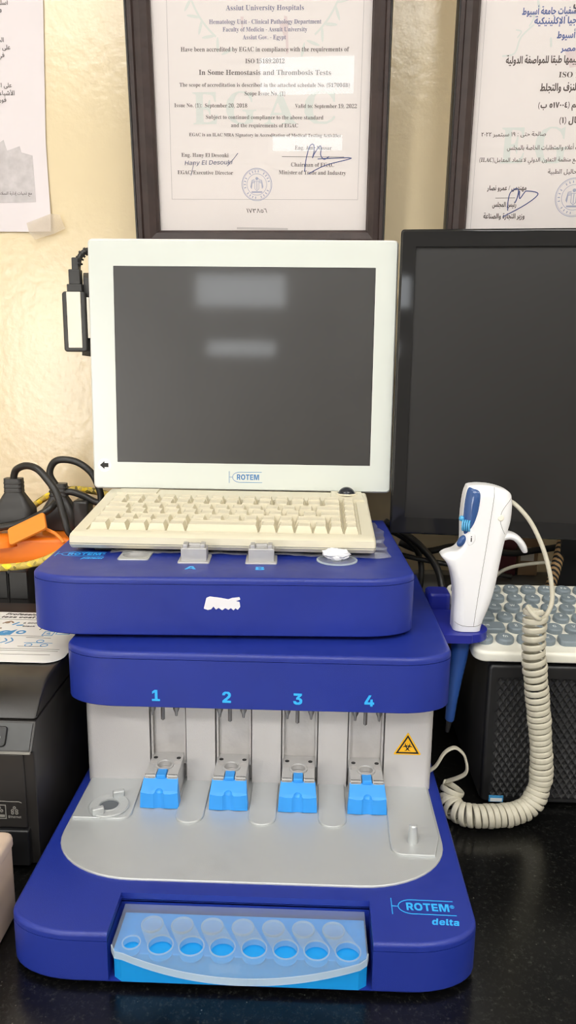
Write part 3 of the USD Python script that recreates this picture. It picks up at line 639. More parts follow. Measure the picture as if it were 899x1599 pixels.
# ================================================================== COMPUTER CASE
pc = thing('computer_case', 'black desktop computer case with a diamond patterned front under the white keyboard', 'computer', (.42, .267, 0))
CX0, CX1, PY = .2420, .640, .267
obj('body', prism(rrect(CX0, CX1, PY + .006, .605, .004, 3), .003, .165, .003, .002), MT['charcoal'], pc)
ff = M(tf(prism(rrect(CX0, CX1, .003, .1645, .005, 4), -PY - .008, -PY, .003), XZ)) - M(tf(prism(rrect(CX0 + .0085, CX1 - .0085, .0085, .1500, .002, 2), -PY - .004, -PY + .01), XZ))
obj('front_frame', ff, MT['black'], pc)
obj('grille_back', bx(CX0 + .008, CX1 - .008, PY + .0035, PY + .0065, .008, .151), MT['dark'], pc, smooth=False)
px_, pz_ = .00755, .00600
rest, nst = [], 0
for j in range(23):
    for i in range(50):
        x = CX0 + .0135 + px_ * (i + .5 * (j % 2)); z = .1455 - pz_ * j
        if x > CX1 - .013 or z < .013: continue
        a, b, y0, y1 = .0036, .0058, PY + .0012, PY + .0052      # a diamond-shaped dimple, its point set back
        s = trimesh.Trimesh([(x - a, y0, z), (x, y0, z - b), (x + a, y0, z), (x, y0, z + b), (x, y1, z)], [(0, 1, 4), (1, 2, 4), (2, 3, 4), (3, 0, 4)], process=False)
        if x < .3480 and nst < 300: obj('grille_dimple', s, MT['stud'], pc, smooth=False); nst += 1
        else: rest.append(s)
obj('grille_dimples', cat(rest), MT['stud'], pc, smooth=False, kind='stuff')
cs = obj('case_sticker', bx(.2510, .2668, PY - .0005, PY + .0005, .0032, .0106), MT['sheet_blue'], pc, label='small blue and white sticker', smooth=False)
obj('sticker_panel', bx(.2525, .2655, PY - .0008, PY - .0004, .0038, .0078), MT['legend'], cs, smooth=False)

# ================================================================== WHITE KEYBOARD WITH ROUND KEYS
wk = thing('keyboard', 'white keyboard with round grey keys on top of the black computer case', 'keyboard', (.2290, .266, .1675), rx=math.radians(9.0))
KW, KD = .345, .166
shp = np.vstack([rrect(-.004, KW, 0, KD, .013, 6)]); shp[:, 0] -= .006 * shp[:, 1] / KD
obj('case', prism(shp, 0, .0125, .004, .003, 4), MT['kb_white'], wk)
for x in (.02, .31): obj('foot', hull([(x + dx, y, z) for dx in (0, .02) for y, z in ((.140, .001), (.150, .001), (.145, -.0228), (.150, -.0228))]), MT['kb_white'], wk)
def rkey(cx, cy, w, d, leg, wide=False):
    p = rrect(cx - w / 2, cx + w / 2, cy - d / 2, cy + d / 2, min(w, d) / 2 * (.62 if wide else .98), 6)
    k = obj('key', prism(p, .0122, .0185, .0022, 0, 3), MT['key_grey'], wk)
    if leg: obj('legend', flat(write(leg, cx, cy - .0022, h=.0042 if len(leg) < 3 else .0030, kind='sans', anchor='c'), .01845, .0187), MT['legend'], k, smooth=False)
PX = .02125
def row(y, x0, items):
    x = x0 - .0045
    for leg, u in items:
        rkey(x + u * PX / 2, y, u * PX - .0032, .0182, leg, u > 1.1); x += u * PX
row(.1448, -.003, [('esc', 1), ('F1', 1), ('F2', 1), ('F3', 1), ('F4', 1), ('F5', 1), ('F6', 1), ('F7', 1), ('F8', 1), ('F9', 1), ('F10', 1), ('F11', 1), ('F12', 1)])
row(.1210, -.004, [('`', 1), ('1', 1), ('2', 1), ('3', 1), ('4', 1), ('5', 1), ('6', 1), ('7', 1), ('8', 1), ('9', 1), ('0', 1), ('-', 1), ('=', 1)])
row(.0968, -.002, [('tab', 1.5), ('Q', 1), ('W', 1), ('E', 1), ('R', 1), ('T', 1), ('Y', 1), ('U', 1), ('I', 1), ('O', 1), ('P', 1), ('[', 1)])
row(.0735, -.002, [('caps', 1.85), ('A', 1), ('S', 1), ('D', 1), ('F', 1), ('G', 1), ('H', 1), ('J', 1), ('K', 1), ('L', 1), (';', 1)])
row(.0490, -.002, [('shift', 2.15), ('Z', 1), ('X', 1), ('C', 1), ('V', 1), ('B', 1), ('N', 1), ('M', 1), (',', 1), ('.', 1)])
row(.0243, .0035, [('ctrl', 1.05), ('fn', 1.05), ('win', 1.05), ('alt', 1.05), ('', 5.5), ('alt', 1), ('ctrl', 1), ('menu', 1)])

# ================================================================== PIPETTE
pi_ = thing('electronic_pipette', 'white electronic pipette with blue display, standing in the blue bracket beside the analyser', 'pipette', (.217, .288, .07))
PYC = .288
outl = np.array([(.2120, .3558), (.2243, .3568), (.2384, .3552), (.2528, .3497), (.2564, .3408), (.2566, .3208), (.2533, .3052), (.2513, .2950), (.2477, .2689), (.2447, .2462), (.2405, .2270), (.2344, .2096), (.2322, .2000), (.2300, .1850), (.2040, .1850), (.2030, .2000), (.2027, .2127), (.2027, .2377), (.1989, .2584), (.1947, .2696), (.1889, .2770), (.1864, .2797), (.1912, .2836), (.2018, .2866), (.2061, .2895), (.2069, .2978), (.2061, .3217), (.2075, .3435), (.2096, .3526)])
sm = spline(outl[::-1], 4, True)
hw = .0165
def loft(pts, half, rim, n=160, seg=9):
    """inflated solid between front and back: successive inward offsets of the outline joined by the hull-free lofting of resampled rings"""
    p = np.asarray(pts, float); d = np.r_[0, np.cumsum(np.linalg.norm(np.diff(np.vstack([p, p[:1]]), axis=0), axis=1))]
    s = np.linspace(0, d[-1], n, endpoint=False); q = np.stack([np.interp(s, d, np.r_[p[:, k], p[0, k]]) for k in (0, 1)], 1)
    if np.sum(q[:, 0] * np.roll(q[:, 1], -1) - q[:, 1] * np.roll(q[:, 0], -1)) < 0: q = q[::-1]
    rings, cur = [q], q.copy(); done = 0
    levels = [rim * (1 - math.cos(a)) for a in np.linspace(0, math.pi / 2, seg)[1:]]
    for L in levels:
        while done < L - 1e-9:
            st_ = min(.0006, L - done); cur = inset(cur, st_); done += st_
            for _ in range(3): cur = .5 * cur + .25 * (np.roll(cur, 1, 0) + np.roll(cur, -1, 0))
        rings.append(cur.copy())
    hs = [half - rim * .9 * (1 - math.sin(a)) for a in np.linspace(0, math.pi / 2, seg)]
    v, order = [], list(range(seg - 1, -1, -1)) + list(range(seg))
    for k in range(seg - 1, -1, -1): v.append(np.column_stack([rings[k], np.full(n, -hs[k])]))
    for k in range(seg): v.append(np.column_stack([rings[k], np.full(n, hs[k])]))
    i = np.arange(n); j = (i + 1) % n; f = []
    for k in range(2 * seg - 1):
        a, b = k * n, (k + 1) * n; f += [np.stack([a + i, a + j, b + j], 1), np.stack([a + i, b + j, b + i], 1)]
    tr = mapbox_earcut.triangulate_float64(rings[-1].copy(), np.array([n], np.uint32)).reshape(-1, 3).astype(int)
    f += [tr[:, ::-1], tr + (2 * seg - 1) * n]
    m = trimesh.Trimesh(np.vstack(v), np.vstack(f), process=False); trimesh.repair.fix_normals(m)
    return m
body = arr(M(mv(tf(loft(sm, hw, .0105), XZ), 0, PYC, 0)) - M(bx(.15, .30, .2, .4, .1, .1990)))
obj('body', body, MT['white'], pi_, smooth=50)
def drape(poly, lift, step=.0014, thick=.0008):
    """a panel or line that follows the front of the pipette's body"""
    poly = poly.segmentize(step) if hasattr(poly, 'segmentize') else poly
    x0, z0, x1, z1 = poly.bounds; gx, gz = np.meshgrid(np.arange(x0, x1, step), np.arange(z0, z1, step)); ip = [p for p in zip(gx.ravel(), gz.ravel()) if poly.buffer(-step * .45).contains(Point(p))]
    ext = list(poly.exterior.coords)[:-1]; from scipy.spatial import Delaunay
    P2 = np.array(ext + ip); tr = Delaunay(P2).simplices; cen = P2[tr].mean(1); tr = tr[[poly.contains(Point(c)) for c in cen]]
    o = np.column_stack([P2[:, 0], np.full(len(P2), PYC - .1), P2[:, 1]]); hit, ray, _ = body.ray.intersects_location(o, np.tile([0, 1.0, 0], (len(o), 1)), multiple_hits=False)
    y = np.full(len(P2), np.nan); y[ray] = hit[:, 1]; ok = ~np.isnan(y)
    if not ok.all():
        from scipy.spatial import cKDTree
        y[~ok] = y[ok][cKDTree(P2[ok]).query(P2[~ok])[1]]
    fr_ = np.column_stack([P2[:, 0], y - lift, P2[:, 1]]); bk_ = fr_ + [0, thick, 0]; n = len(P2)
    a, b, c = (P2[tr[:, k]] for k in range(3)); fl = ((b - a)[:, 0] * (c - a)[:, 1] - (b - a)[:, 1] * (c - a)[:, 0]) < 0; tr[fl] = tr[fl][:, ::-1]
    m = len(ext); i = np.arange(m); j = (i + 1) % m
    if Polygon(ext).exterior.is_ccw is False: i, j = j, i
    return trimesh.Trimesh(np.vstack([fr_, bk_]), np.vstack([tr, tr[:, ::-1] + n, np.stack([i, i + n, j + n], 1), np.stack([i, j + n, j], 1)]), process=False)
dp = Polygon(spline([(.2106, .3532), (.2150, .3530), (.2212, .3497), (.2208, .3335), (.2174, .3191), (.2126, .3099), (.2094, .3058), (.2078, .3075), (.2068, .3242), (.2080, .3430)], 5, True)).buffer(0)
obj('display', drape(dp, .0006), MT['display'], pi_, smooth=40, label='blue display panel')
obj('seam', drape(LineString(spline([(.2365, .3545), (.2345, .330), (.2310, .290), (.2275, .255), (.2245, .222), (.2232, .205)], 5)).buffer(.0002), .0003, thick=.0004), MT['grey_trim'], pi_, smooth=False)
obj('seam', drape(LineString(spline([(.2550, .3440), (.2480, .3360), (.2440, .3280), (.2440, .3190), (.2470, .3110), (.2500, .3060)], 5)).buffer(.0002), .0003, thick=.0004), MT['grey_trim'], pi_, smooth=False)
obj('collar_seam', drape(LineString(spline([(.2040, .2085), (.2100, .2062), (.2180, .2052), (.2260, .2056), (.2320, .2075)], 5)).buffer(.0002), .0003, thick=.0004), MT['grey_trim'], pi_, smooth=False)
obj('wheel', rot(mv(cat([tf(prism(circ(.0052, 16, 0, 0, .0062), k * .0022, k * .0022 + .0016, .0005), np.array([[0, 0, 1], [1, 0, 0], [0, 1, 0]], float)) for k in range(4)]), .2065, PYC - .0125, .3145), (0, 0, 1), -25, (.2065, PYC - .012, 0)), MT['trigger'], pi_, label='light blue thumb wheel', smooth=40)
obj('wheel', mv(trimesh.creation.icosphere(2, .0030), .2052, PYC - .0105, .3212), MT['trigger'], pi_, label='light blue round knob', smooth=True)
e = trimesh.creation.icosphere(3, 1.0); e.vertices = np.asarray(e.vertices) * [.0040, .0042, .0070]
obj('button', mv(rot(e, (0, 1, 0), 30), .2064, PYC - .0118, .2975), MT['display'], pi_, label='blue push button', smooth=True)
obj('mode_button', rot(mv(tf(prism(circ(.0040, 20, 0, 0, .0070), 0, .0010, .0005), XZ), .2150, PYC - .0163, .3010), (0, 1, 0), 12, (.2150, 0, .3010)), MT['white'], pi_)
obj('mode_mark', mv(tf(flat(union_all([Point(0, .0025).buffer(.0006), sbox(-.0005, -.0030, .0005, .0012)]), 0, .0003), XZ), .2150, PYC - .0172, .3010), MT['ink'], pi_, smooth=False)
obj('screw_cap', mv(tf(lathe([(0, 0), (.0034, 0), (.0032, .0020), (.0024, .0026), (0, .0027)], 20), XZ), .2440, PYC - .0150, .3235), MT['ivory'], pi_)
hk = spline([(.2490, .3015), (.2565, .3022), (.2640, .3000), (.2700, .2945), (.2735, .2890), (.2755, .2845)], 6)
hp = np.column_stack([hk[:, 0], np.full(len(hk), PYC), hk[:, 1]])
obj('finger_hook', tube(hp, np.interp(np.linspace(0, 1, len(hp)), [0, .25, .8, 1], [.0062, .0046, .0040, .0030]), 16, flat=(2.2, .85), side=np.tile([0, 1.0, 0], (len(hp), 1))), MT['white'], pi_, smooth=True)
obj('shaft', mv(tube([(.2165, PYC, .1990), (.2150, PYC, .192), (.2130, PYC, .1650), (.2105, PYC, .1390), (.2085, PYC, .1150), (.2070, PYC, .0900), (.2066, PYC, .0885)], [.0102, .0102, .0094, .0076, .0062, .0050, .0040], 24), 0, 0, 0), MT['shaft'], pi_, label='blue tapered shaft')
obj('tip_cone', tube([(.2067, PYC, .0890), (.2058, PYC, .0800), (.2052, PYC, .0745)], [.0034, .0026, .0018], 14), MT['dark'], pi_, label='black tip cone')
# cord: smooth lead, then a coil that hangs in front of the computer and turns along the counter
lead = spline([(.2480, .290, .3392), (.2560, .285, .3388), (.2650, .280, .3320), (.2760, .272, .3180), (.2860, .262, .2960), (.2920, .254, .2740), (.2950, .250, .2560), (.2948, .246, .2430), (.2905, .242, .2330), (.2835, .234, .2290), (.2760, .228, .2315), (.2700, .232, .2370), (.2690, .240, .2400)], 8)
axis = spline([(.2775, .2400, .2370), (.2785, .2400, .1950), (.2840, .2405, .1570), (.2905, .2405, .1150), (.2960, .2400, .0720), (.2960, .2385, .0420), (.2860, .2330, .0215), (.2660, .2260, .0150), (.2430, .2220, .0146), (.2220, .2215, .0146), (.2080, .2290, .0150), (.2030, .2420, .0200), (.2080, .2470, .0320)], 24)
dl = np.r_[0, np.cumsum(np.linalg.norm(np.diff(axis, axis=0), axis=1))]
tot = dl[-1]; turns = 47; seg_t = 22; N = turns * seg_t
sden = np.interp(np.linspace(0, 1, 200), [0, .12, .3, 1], [1.45, 1.30, 1.0, .95]); cum = np.r_[0, np.cumsum(sden)]; cum /= cum[-1]
s = np.interp(np.linspace(0, 1, N), np.linspace(0, 1, 201), cum) * tot
C_ = np.stack([np.interp(s, dl, axis[:, k]) for k in range(3)], 1); tg = np.gradient(C_, axis=0); tg /= np.linalg.norm(tg, axis=1, keepdims=True)
a_ = np.array([1.0, 0, 0]); n1 = []
for t_ in tg: a_ = a_ - t_ * (a_ @ t_); a_ /= np.linalg.norm(a_); n1.append(a_.copy())
n1 = np.array(n1); n2 = np.cross(tg, n1); th = np.arange(N) * 2 * math.pi / seg_t + 1.2
jit = np.interp(np.arange(N) / seg_t, np.arange(turns + 1), RNG.normal(0, .0006, turns + 1))
rad = .0112 + jit
hel = C_ + rad[:, None] * (np.cos(th)[:, None] * n1 + np.sin(th)[:, None] * n2)
obj('coiled_cord', tube(hel, .00315, 10, flat=(1.0, .42), side=tg), MT['cord'], pi_, label='beige coiled cord', smooth=True)
obj('cord_lead', tube(np.vstack([lead, [hel[2]]]), .0024, 10), MT['cord'], pi_, smooth=True)
stp = spline([hel[-3], (.2175, .2400, .0520), (.2165, .2400, .0700), (.2100, .2400, .0790), (.2030, .2400, .0815), (.1940, .2400, .0750), (.1860, .2400, .0600), (.1770, .2405, .0520)], 8)
obj('cord_end', tube(stp, .0032, 10, flat=(1.0, .45), side=np.tile([0, 1.0, 0], (len(stp), 1))), MT['cord'], pi_, smooth=True)

# ================================================================== PRINTER AND SHEET
pr = thing('printer', 'black inkjet printer at the left edge beside the analyser', 'printer', (-.4, .27, 0))
XR, XL = -.2050, -.62
def side(poly, x0, x1, b=.0): return tf(prism(np.array(poly), x0, x1, b, b, 2), YZ)
obj('body', side([(.140, .003), (.40, .003), (.40, .1475), (.150, .1475), (.1475, .1462), (.1330, .1240), (.1385, .1200), (.1400, .0430)], XL, XR, .002), MT['printer'], pr)
obj('lid', side([(.1490, .1485), (.400, .1485), (.402, .170), (.398, .1765), (.225, .1758), (.195, .1750), (.178, .1720), (.163, .1640), (.1480, .1500)], XL, XR, .003), MT['printer'], pr, smooth=40)
n_ = np.array([-(.1462 - .1240), (.1475 - .1330)]); n_ = n_ / np.linalg.norm(n_)
obj('control_panel', side([(.1470 + n_[0] * .0012, .1452 + n_[1] * .0012), (.1470, .1452), (.1335, .1246), (.1335 + n_[0] * .0012, .1246 + n_[1] * .0012)][::1], XL + .004, XR - .0025), MT['panel'], pr, smooth=False)
obj('panel_edge', bx(XL, XR - .001, .1310, .1340, .1218, .1240, .0006, 2), MT['grey_trim'], pr)
obj('front_flap', bx(XL + .01, XR - .010, .1370, .1405, .0425, .1185, .001), MT['printer'], pr)
sl = math.degrees(math.atan2(.1475 - .1330, .1462 - .1240))
def onpanel(m): return mv(rot(tf(m, XZ), (1, 0, 0), -sl), 0, .1395, .1350)
bt_ = obj('panel_button', onpanel(mv(prism(rrect(-.010, .010, -.009, .0095, .003, 4), .0008, .0030, .001), -.2400, 0)), MT['black'], pr)
obj('button_icon', onpanel(mv(flat(union_all([Point(0, -.0015).buffer(.0050), Polygon([(-.0045, .0005), (.0045, .0005), (0, .0072)])]).difference(Point(0, -.0012).buffer(.0032)), .0029, .0032), -.2400, 0)), MT['legend'], bt_, smooth=False)
ic = [LineString([(-.30, .0700), (-.222, .0700), (-.2195, .0690)]).buffer(.0003), sbox(-.2475, .0515, -.2345, .0665).difference(sbox(-.2467, .0523, -.2353, .0657)), sbox(-.2460, .0535, -.2360, .0560)]
for x, z in ((-.2285, .0605), (-.2245, .0605), (-.2265, .0635), (-.2245, .0580), (-.2285, .0580), (-.2428, .0600), (-.2388, .0600), (-.2408, .0632)): ic.append(Point(x, z).buffer(.0015).difference(Point(x, z).buffer(.0007)))
ic.append(write('Ethernet', -.2265, .0528, h=.0022, kind='sans', anchor='c'))
obj('panel_icons', mv(tf(flat(union_all(ic), 0, .0003), XZ), 0, .1370, 0), MT['grey_trim'], pr, label='pale printed network icons', smooth=False)
obj('lower_tray', bx(XL + .01, XR - .008, .1330, .1420, .004, .0415, .002), MT['black'], pr)
sh = thing('information_sheet', 'white printed information sheet with blue icons lying on the black printer', 'sheet', (-.30, .29, .1768))
so_ = Polygon(rrect(-.47, -.2030, .2145, .3620, .018, 7))
obj('paper', flat(so_, .1768, .1773), MT['sheet'], sh, smooth=False)
ink = [write('Professional', -.3135, .3520, -.2640, .0058, 'bold', slant=12), write('less cost per page', -.3150, .3425, -.2350, .0054, 'bold', slant=12), Polygon(),
       write('6 000', -.2820, .3240, h=.004, kind='sans'), write('black', -.2790, .3140, h=.004, kind='sans'), stroke([(-.2560, .3060), (-.2530, .3200)], .0012)]
thin = [LineString([(-.320, y), (x, y)]).buffer(.0004) for y, x in ((.3370, -.24), (.2860, -.245), (.2490, -.2150), (.2440, -.2150), (.2340, -.2200))] + [LineString([(-.262, y), (-.235, y)]).buffer(.0004) for y in (.2810, .2560)]
obj('print', flat(union_all([g for g in ink if not g.is_empty]), .1773, .1775), MT['ink'], sh, smooth=False)
for g in thin: obj('printed_rule', flat(g, .1773, .1775), MT['grey_trim'], sh, smooth=False)
blu = [Point(-.291, .2940).buffer(.0075, quad_segs=6).difference(Point(-.290, .2950).buffer(.0035)), Polygon([(-.300, .288), (-.281, .305), (-.283, .288)]), Point(-.2740, .2970).buffer(.0055).difference(Point(-.274, .297).buffer(.0028)),
       sbox(-.2480, .2880, -.2360, .3010).difference(sbox(-.2470, .2890, -.2370, .3000)), sbox(-.2340, .2930, -.2180, .3030).difference(sbox(-.2330, .2940, -.2190, .3020)), write('4', -.2440, .2915, h=.006, kind='sans'),
       stroke([(-.3060, .2720), (-.2960, .2760), (-.2980, .2620)], .0022, 4), stroke([(-.2840, .2770), (-.2800, .2710), (-.2840, .2650)], .0016, 4), stroke([(-.2780, .2790), (-.2735, .2710), (-.2780, .2630)], .0016, 4),
       sbox(-.2590, .2660, -.2280, .2668)] + [Point(x, y).buffer(.0042).difference(Point(x, y).buffer(.0032)) for x, y in ((-.2430, .2710), (-.2520, .2600), (-.2350, .2600))] + [stroke([(-.292, .3200), (-.288, .3270)], .0025), stroke([(-.286, .3180), (-.281, .3190)], .003)]
obj('blue_icons', flat(union_all(blu), .1773, .1775), MT['sheet_blue'], sh, smooth=False)
obj('smudges', flat(union_all([Point(-.3010, .3270).buffer(.0032), stroke([(-.305, .3240), (-.299, .3310), (-.294, .3260)], .0022, 3), Point(-.3020, .3080).buffer(.0018), Point(-.3190, .3130).buffer(.002)]), .1773, .1775), MT['sheet_brown'], sh, smooth=False)

# ================================================================== BLACK BOX, ORANGE SOCKET, CORDS, PLUGS
ub = thing('power_box', 'black ribbed power box behind the printer, carrying the orange socket', 'power box', (-.40, .50, 0))
ubm = M(prism(rrect(-.56, -.3150, .430, .585, .004, 3), 0, .2110, .003, .002))
for x in (-.3395, -.3670, -.3945): ubm -= M(bx(x - .0010, x + .0010, .425, .4325, .15, .205))
obj('case', ubm, MT['plug'], ub, smooth=30)
for x in (-.3265, -.3530, -.3805): obj('front_rib', bx(x - .0115, x + .0115, .4280, .4320, .1720, .2080, .0008, 2), MT['charcoal'], ub)
os_ = thing('socket_block', 'bright orange plastic extension socket on the black power box', 'extension socket', (-.32, .49, .211))
ob = M(prism(rrect(-.47, -.2520, .442, .535, .020, 6), .2112, .2500, .006, .003, 4)) - M(prism(rrect(-.46, -.2600, .450, .527, .015, 5), .2440, .27, 0, .002))
obj('body', ob, MT['orange'], os_)
obj('inner_step', prism(rrect(-.455, -.2650, .456, .522, .012, 5), .2430, .2485, .003), MT['orange'], os_)
obj('dome', mv(lathe([(0, 0), (.024, 0), (.0225, .008), (.016, .0125), (0, .014)], 28), -.352, .452, .2385), MT['orange'], os_)
fl = prism(rrect(-.0270, .0270, -.0130, .0130, .004, 4), 0, .0035, .001)
obj('flap', mv(rot(rot(fl, (1, 0, 0), 48), (0, 1, 0), -26), -.3135, .438, .2620), MT['orange_tag'], os_, label='tilted orange cover flap')
obj('hinge_cord', tube(spline([(-.292, .443, .262), (-.278, .440, .256), (-.268, .438, .246)], 6), .0022, 8), MT['orange_tag'], os_)
yc = spline([(-.452, .425, .2155), (-.400, .419, .2160), (-.3454, .418, .2165), (-.3288, .419, .2175), (-.3121, .420, .2195), (-.287, .421, .2270), (-.262, .428, .2400), (-.247, .450, .2560), (-.236, .490, .2720), (-.235, .530, .2820), (-.2431, .560, .2860), (-.2709, .566, .2905), (-.2988, .568, .2910), (-.3253, .568, .2835), (-.3466, .568, .2710), (-.3644, .566, .2555), (-.39, .555, .235), (-.43, .545, .2190)], 8)
obj('yellow_cord', tube(yc, .0048, 12), MT['braid'], smooth=True, label='yellow flecked braided cord looped around the orange socket', cat='cord')
def plug(name, label, x, y, z, s, mirror=1, cable=None):
    t = thing(name, label, 'plug', (x, y, z))
    b_ = [(.0235, 0, 0), (.0245, .010, .002), (.0240, .024, .002), (.0165, .036, .0), (.0115, .044, 0), (.0112, .062, 0)]
    lay = []
    for r, h, _ in b_: lay.append(np.column_stack([rrect(-r, r, -r * .62, r * .62, r * .35, 4), np.full(20, h)]))
    v = np.vstack(lay); n = 20; f = []; i = np.arange(n); j = (i + 1) % n
    for k in range(len(b_) - 1): f += [np.stack([k * n + i, k * n + j, (k + 1) * n + j], 1), np.stack([k * n + i, (k + 1) * n + j, (k + 1) * n + i], 1)]
    tr = mapbox_earcut.triangulate_float64(lay[0][:, :2].copy(), np.array([n], np.uint32)).reshape(-1, 3).astype(int); f += [tr[:, ::-1], tr + (len(b_) - 1) * n]
    m = trimesh.Trimesh(v * s, np.vstack(f), process=False); trimesh.repair.fix_normals(m)
    obj('body', mv(m, x, y, z), MT['plug'], t, smooth=35)
    for k in range(3): obj('grip_ring', mv(prism(rrect(-.0122, .0122, -.0080, .0080, .004, 4), 0, .0028, .001, .001), x, y, z + s * (.0445 + .0052 * k)), MT['plug'], t)
    if cable is not None: obj('cable', tube(spline(cable, 8), .0047, 12), MT['rubber'], t, smooth=True)
    return t
plug('power_plug', 'black power plug with flared body at the left edge above the orange socket', -.3440, .478, .2560, 1.06, cable=[(-.3440, .478, .3150), (-.3425, .476, .3250), (-.3365, .472, .3345), (-.3218, .466, .3402), (-.3053, .460, .3372), (-.2917, .456, .3245), (-.2785, .452, .3060), (-.2690, .447, .2764), (-.2635, .444, .2594), (-.255, .452, .2470), (-.24, .47, .24)])
t = plug('power_plug', 'smaller black power plug nearer the white monitor, on the orange socket', -.2920, .500, .2500, 1.0, cable=[(-.2950, .500, .3080), (-.3030, .500, .3230), (-.2990, .500, .3375), (-.2872, .500, .3440), (-.2657, .500, .3410), (-.2472, .500, .3275), (-.2375, .500, .3070), (-.2352, .500, .2900), (-.2420, .500, .2870), (-.2600, .499, .2960), (-.2780, .498, .3010), (-.2900, .499, .2960)])
obj('adapter_block', bx(-.2720, -.2500, .488, .516, .2520, .2900, .004), MT['plug'], t)
obj('black_cable', tube(spline([(-.45, .440, .250), (-.40, .452, .2530), (-.3568, .455, .2600), (-.3268, .455, .2670), (-.2965, .457, .2815), (-.2860, .468, .2920)], 8), .0050, 12), MT['rubber'], smooth=True, label='thick black cable rising from the left edge across the orange socket', cat='cable')

# ================================================================== FRAMES ON THE WALL
def frame(name, label, org, uL, uR, vB, vT, iL, iR, iB, iT, lean=.105, yaw=-.05):
    t = thing(name, label, 'picture frame', org, rz=yaw, rx=lean)
    def rail(a, b, inner_a, inner_b, out):
        """mitred moulding: dark outer step and brown inner slope between an outer and an inner edge"""
        a, b, c, d = map(np.array, (a, b, inner_a, inner_b)); L = []
        for f_, h in ((0, -.002), (0, -.020), (.12, -.023), (.30, -.023), (.36, -.020), (.62, -.0215), (.90, -.018), (1.0, -.013), (1.0, -.002)):
            L.append((a + (c - a) * f_, h)); L.append((b + (d - b) * f_, h))
        v = np.array([(p[0], h, p[1]) for p, h in L]); n = len(L) // 2; f = []
        for k in range(n): i, j = 2 * k, 2 * ((k + 1) % n); f += [(i, i + 1, j + 1), (i, j + 1, j)]
        for e_ in (0, 1):
            for k in range(1, n - 1): f.append((e_, 2 * k + e_, 2 * k + 2 + e_))
        m = trimesh.Trimesh(v, f, process=False); trimesh.repair.fix_normals(m); return m
    for q in (((uL, vB), (uL, vT), (iL, iB), (iL, iT)), ((uR, vT), (uR, vB), (iR, iT), (iR, iB)), ((uR, vB), (uL, vB), (iR, iB), (iL, iB)), ((uL, vT), (uR, vT), (iL, iT), (iR, iT))):
        r = obj('frame_rail', rail(*q, 0), MT['wood'], t, smooth=25)
        a, b, c, d = map(np.array, q); k = .34
        e_ = rail(a, b, a + (c - a) * k, b + (d - b) * k, 0); e_.vertices[:, 1] -= .0012
        obj('rail_edge', e_, MT['wood_edge'], r, smooth=25, label='black outer edge of the frame')
    obj('backing', bx(iL - .004, iR + .004, -.006, -.003, iB - .004, iT + .004), MT['card'], t, smooth=False)
    obj('glass', bx(iL - .003, iR + .003, -.0125, -.0105, iB - .003, iT + .003), MT['glass'], t, smooth=False)
    return t
def prn(t, name, g, mat, z=.0072, **kw):
    if name in ('lettering', 'blue_lettering'):
        for k in g: prn(t, 'printed_line', [k], mat, z, **kw)
        return
    return obj(name, tf(flat(g if not isinstance(g, list) else union_all([k for k in g if not k.is_empty]), z, z + .00015 + (.0001 if mat.startswith('pen') else -.00008 if mat == 'mark2' else -.00004 if mat in ('mark', 'line') else 0)), XZ), MT[mat], t, smooth=False, **kw)
def stamp_(cx, cy, R):
    g = [Point(cx, cy).buffer(r).difference(Point(cx, cy).buffer(r - w)) for r, w in ((R, .0008), (R * .93, .0004), (R * .66, .0006))]
    for k in range(26):   # the lettering of the ring, too small to read
        a = 2 * math.pi * k / 26; g.append(affinity.rotate(affinity.translate(sbox(-.0005, -.0014, .0007, .0014) if k % 5 else Polygon(), cx + R * .80 * math.cos(a), cy + R * .80 * math.sin(a)), math.degrees(a) - 90, origin='centroid') if k % 5 else Polygon())
    # eagle emblem: body with striped shield, spread wings, head, base
    s = R / .0195
    for k in (-1, 1):
        for i in range(4): g.append(stroke([(cx + k * .0030 * s, cy + (.0060 - i * .0012) * s), (cx + k * .0062 * s, cy + (.0052 - i * .0012) * s), (cx + k * (.0080 - i * .0004) * s, cy - (.0030 + i * .0006) * s)], .0006 * s))
    g += [stroke([(cx - .0026 * s, cy + .004 * s), (cx - .0026 * s, cy - .005 * s), (cx, cy - .0075 * s), (cx + .0026 * s, cy - .005 * s), (cx + .0026 * s, cy + .004 * s), (cx - .0026 * s, cy + .004 * s)], .0006 * s), sbox(cx - .0004 * s, cy - .006 * s, cx + .0004 * s, cy + .004 * s),
          Point(cx, cy + .0070 * s).buffer(.0018 * s), Polygon([(cx + .001 * s, cy + .0078 * s), (cx + .0036 * s, cy + .0066 * s), (cx + .001 * s, cy + .0062 * s)]), sbox(cx - .0070 * s, cy - .0098 * s, cx + .0070 * s, cy - .0080 * s)]
    return union_all([k for k in g if not k.is_empty])

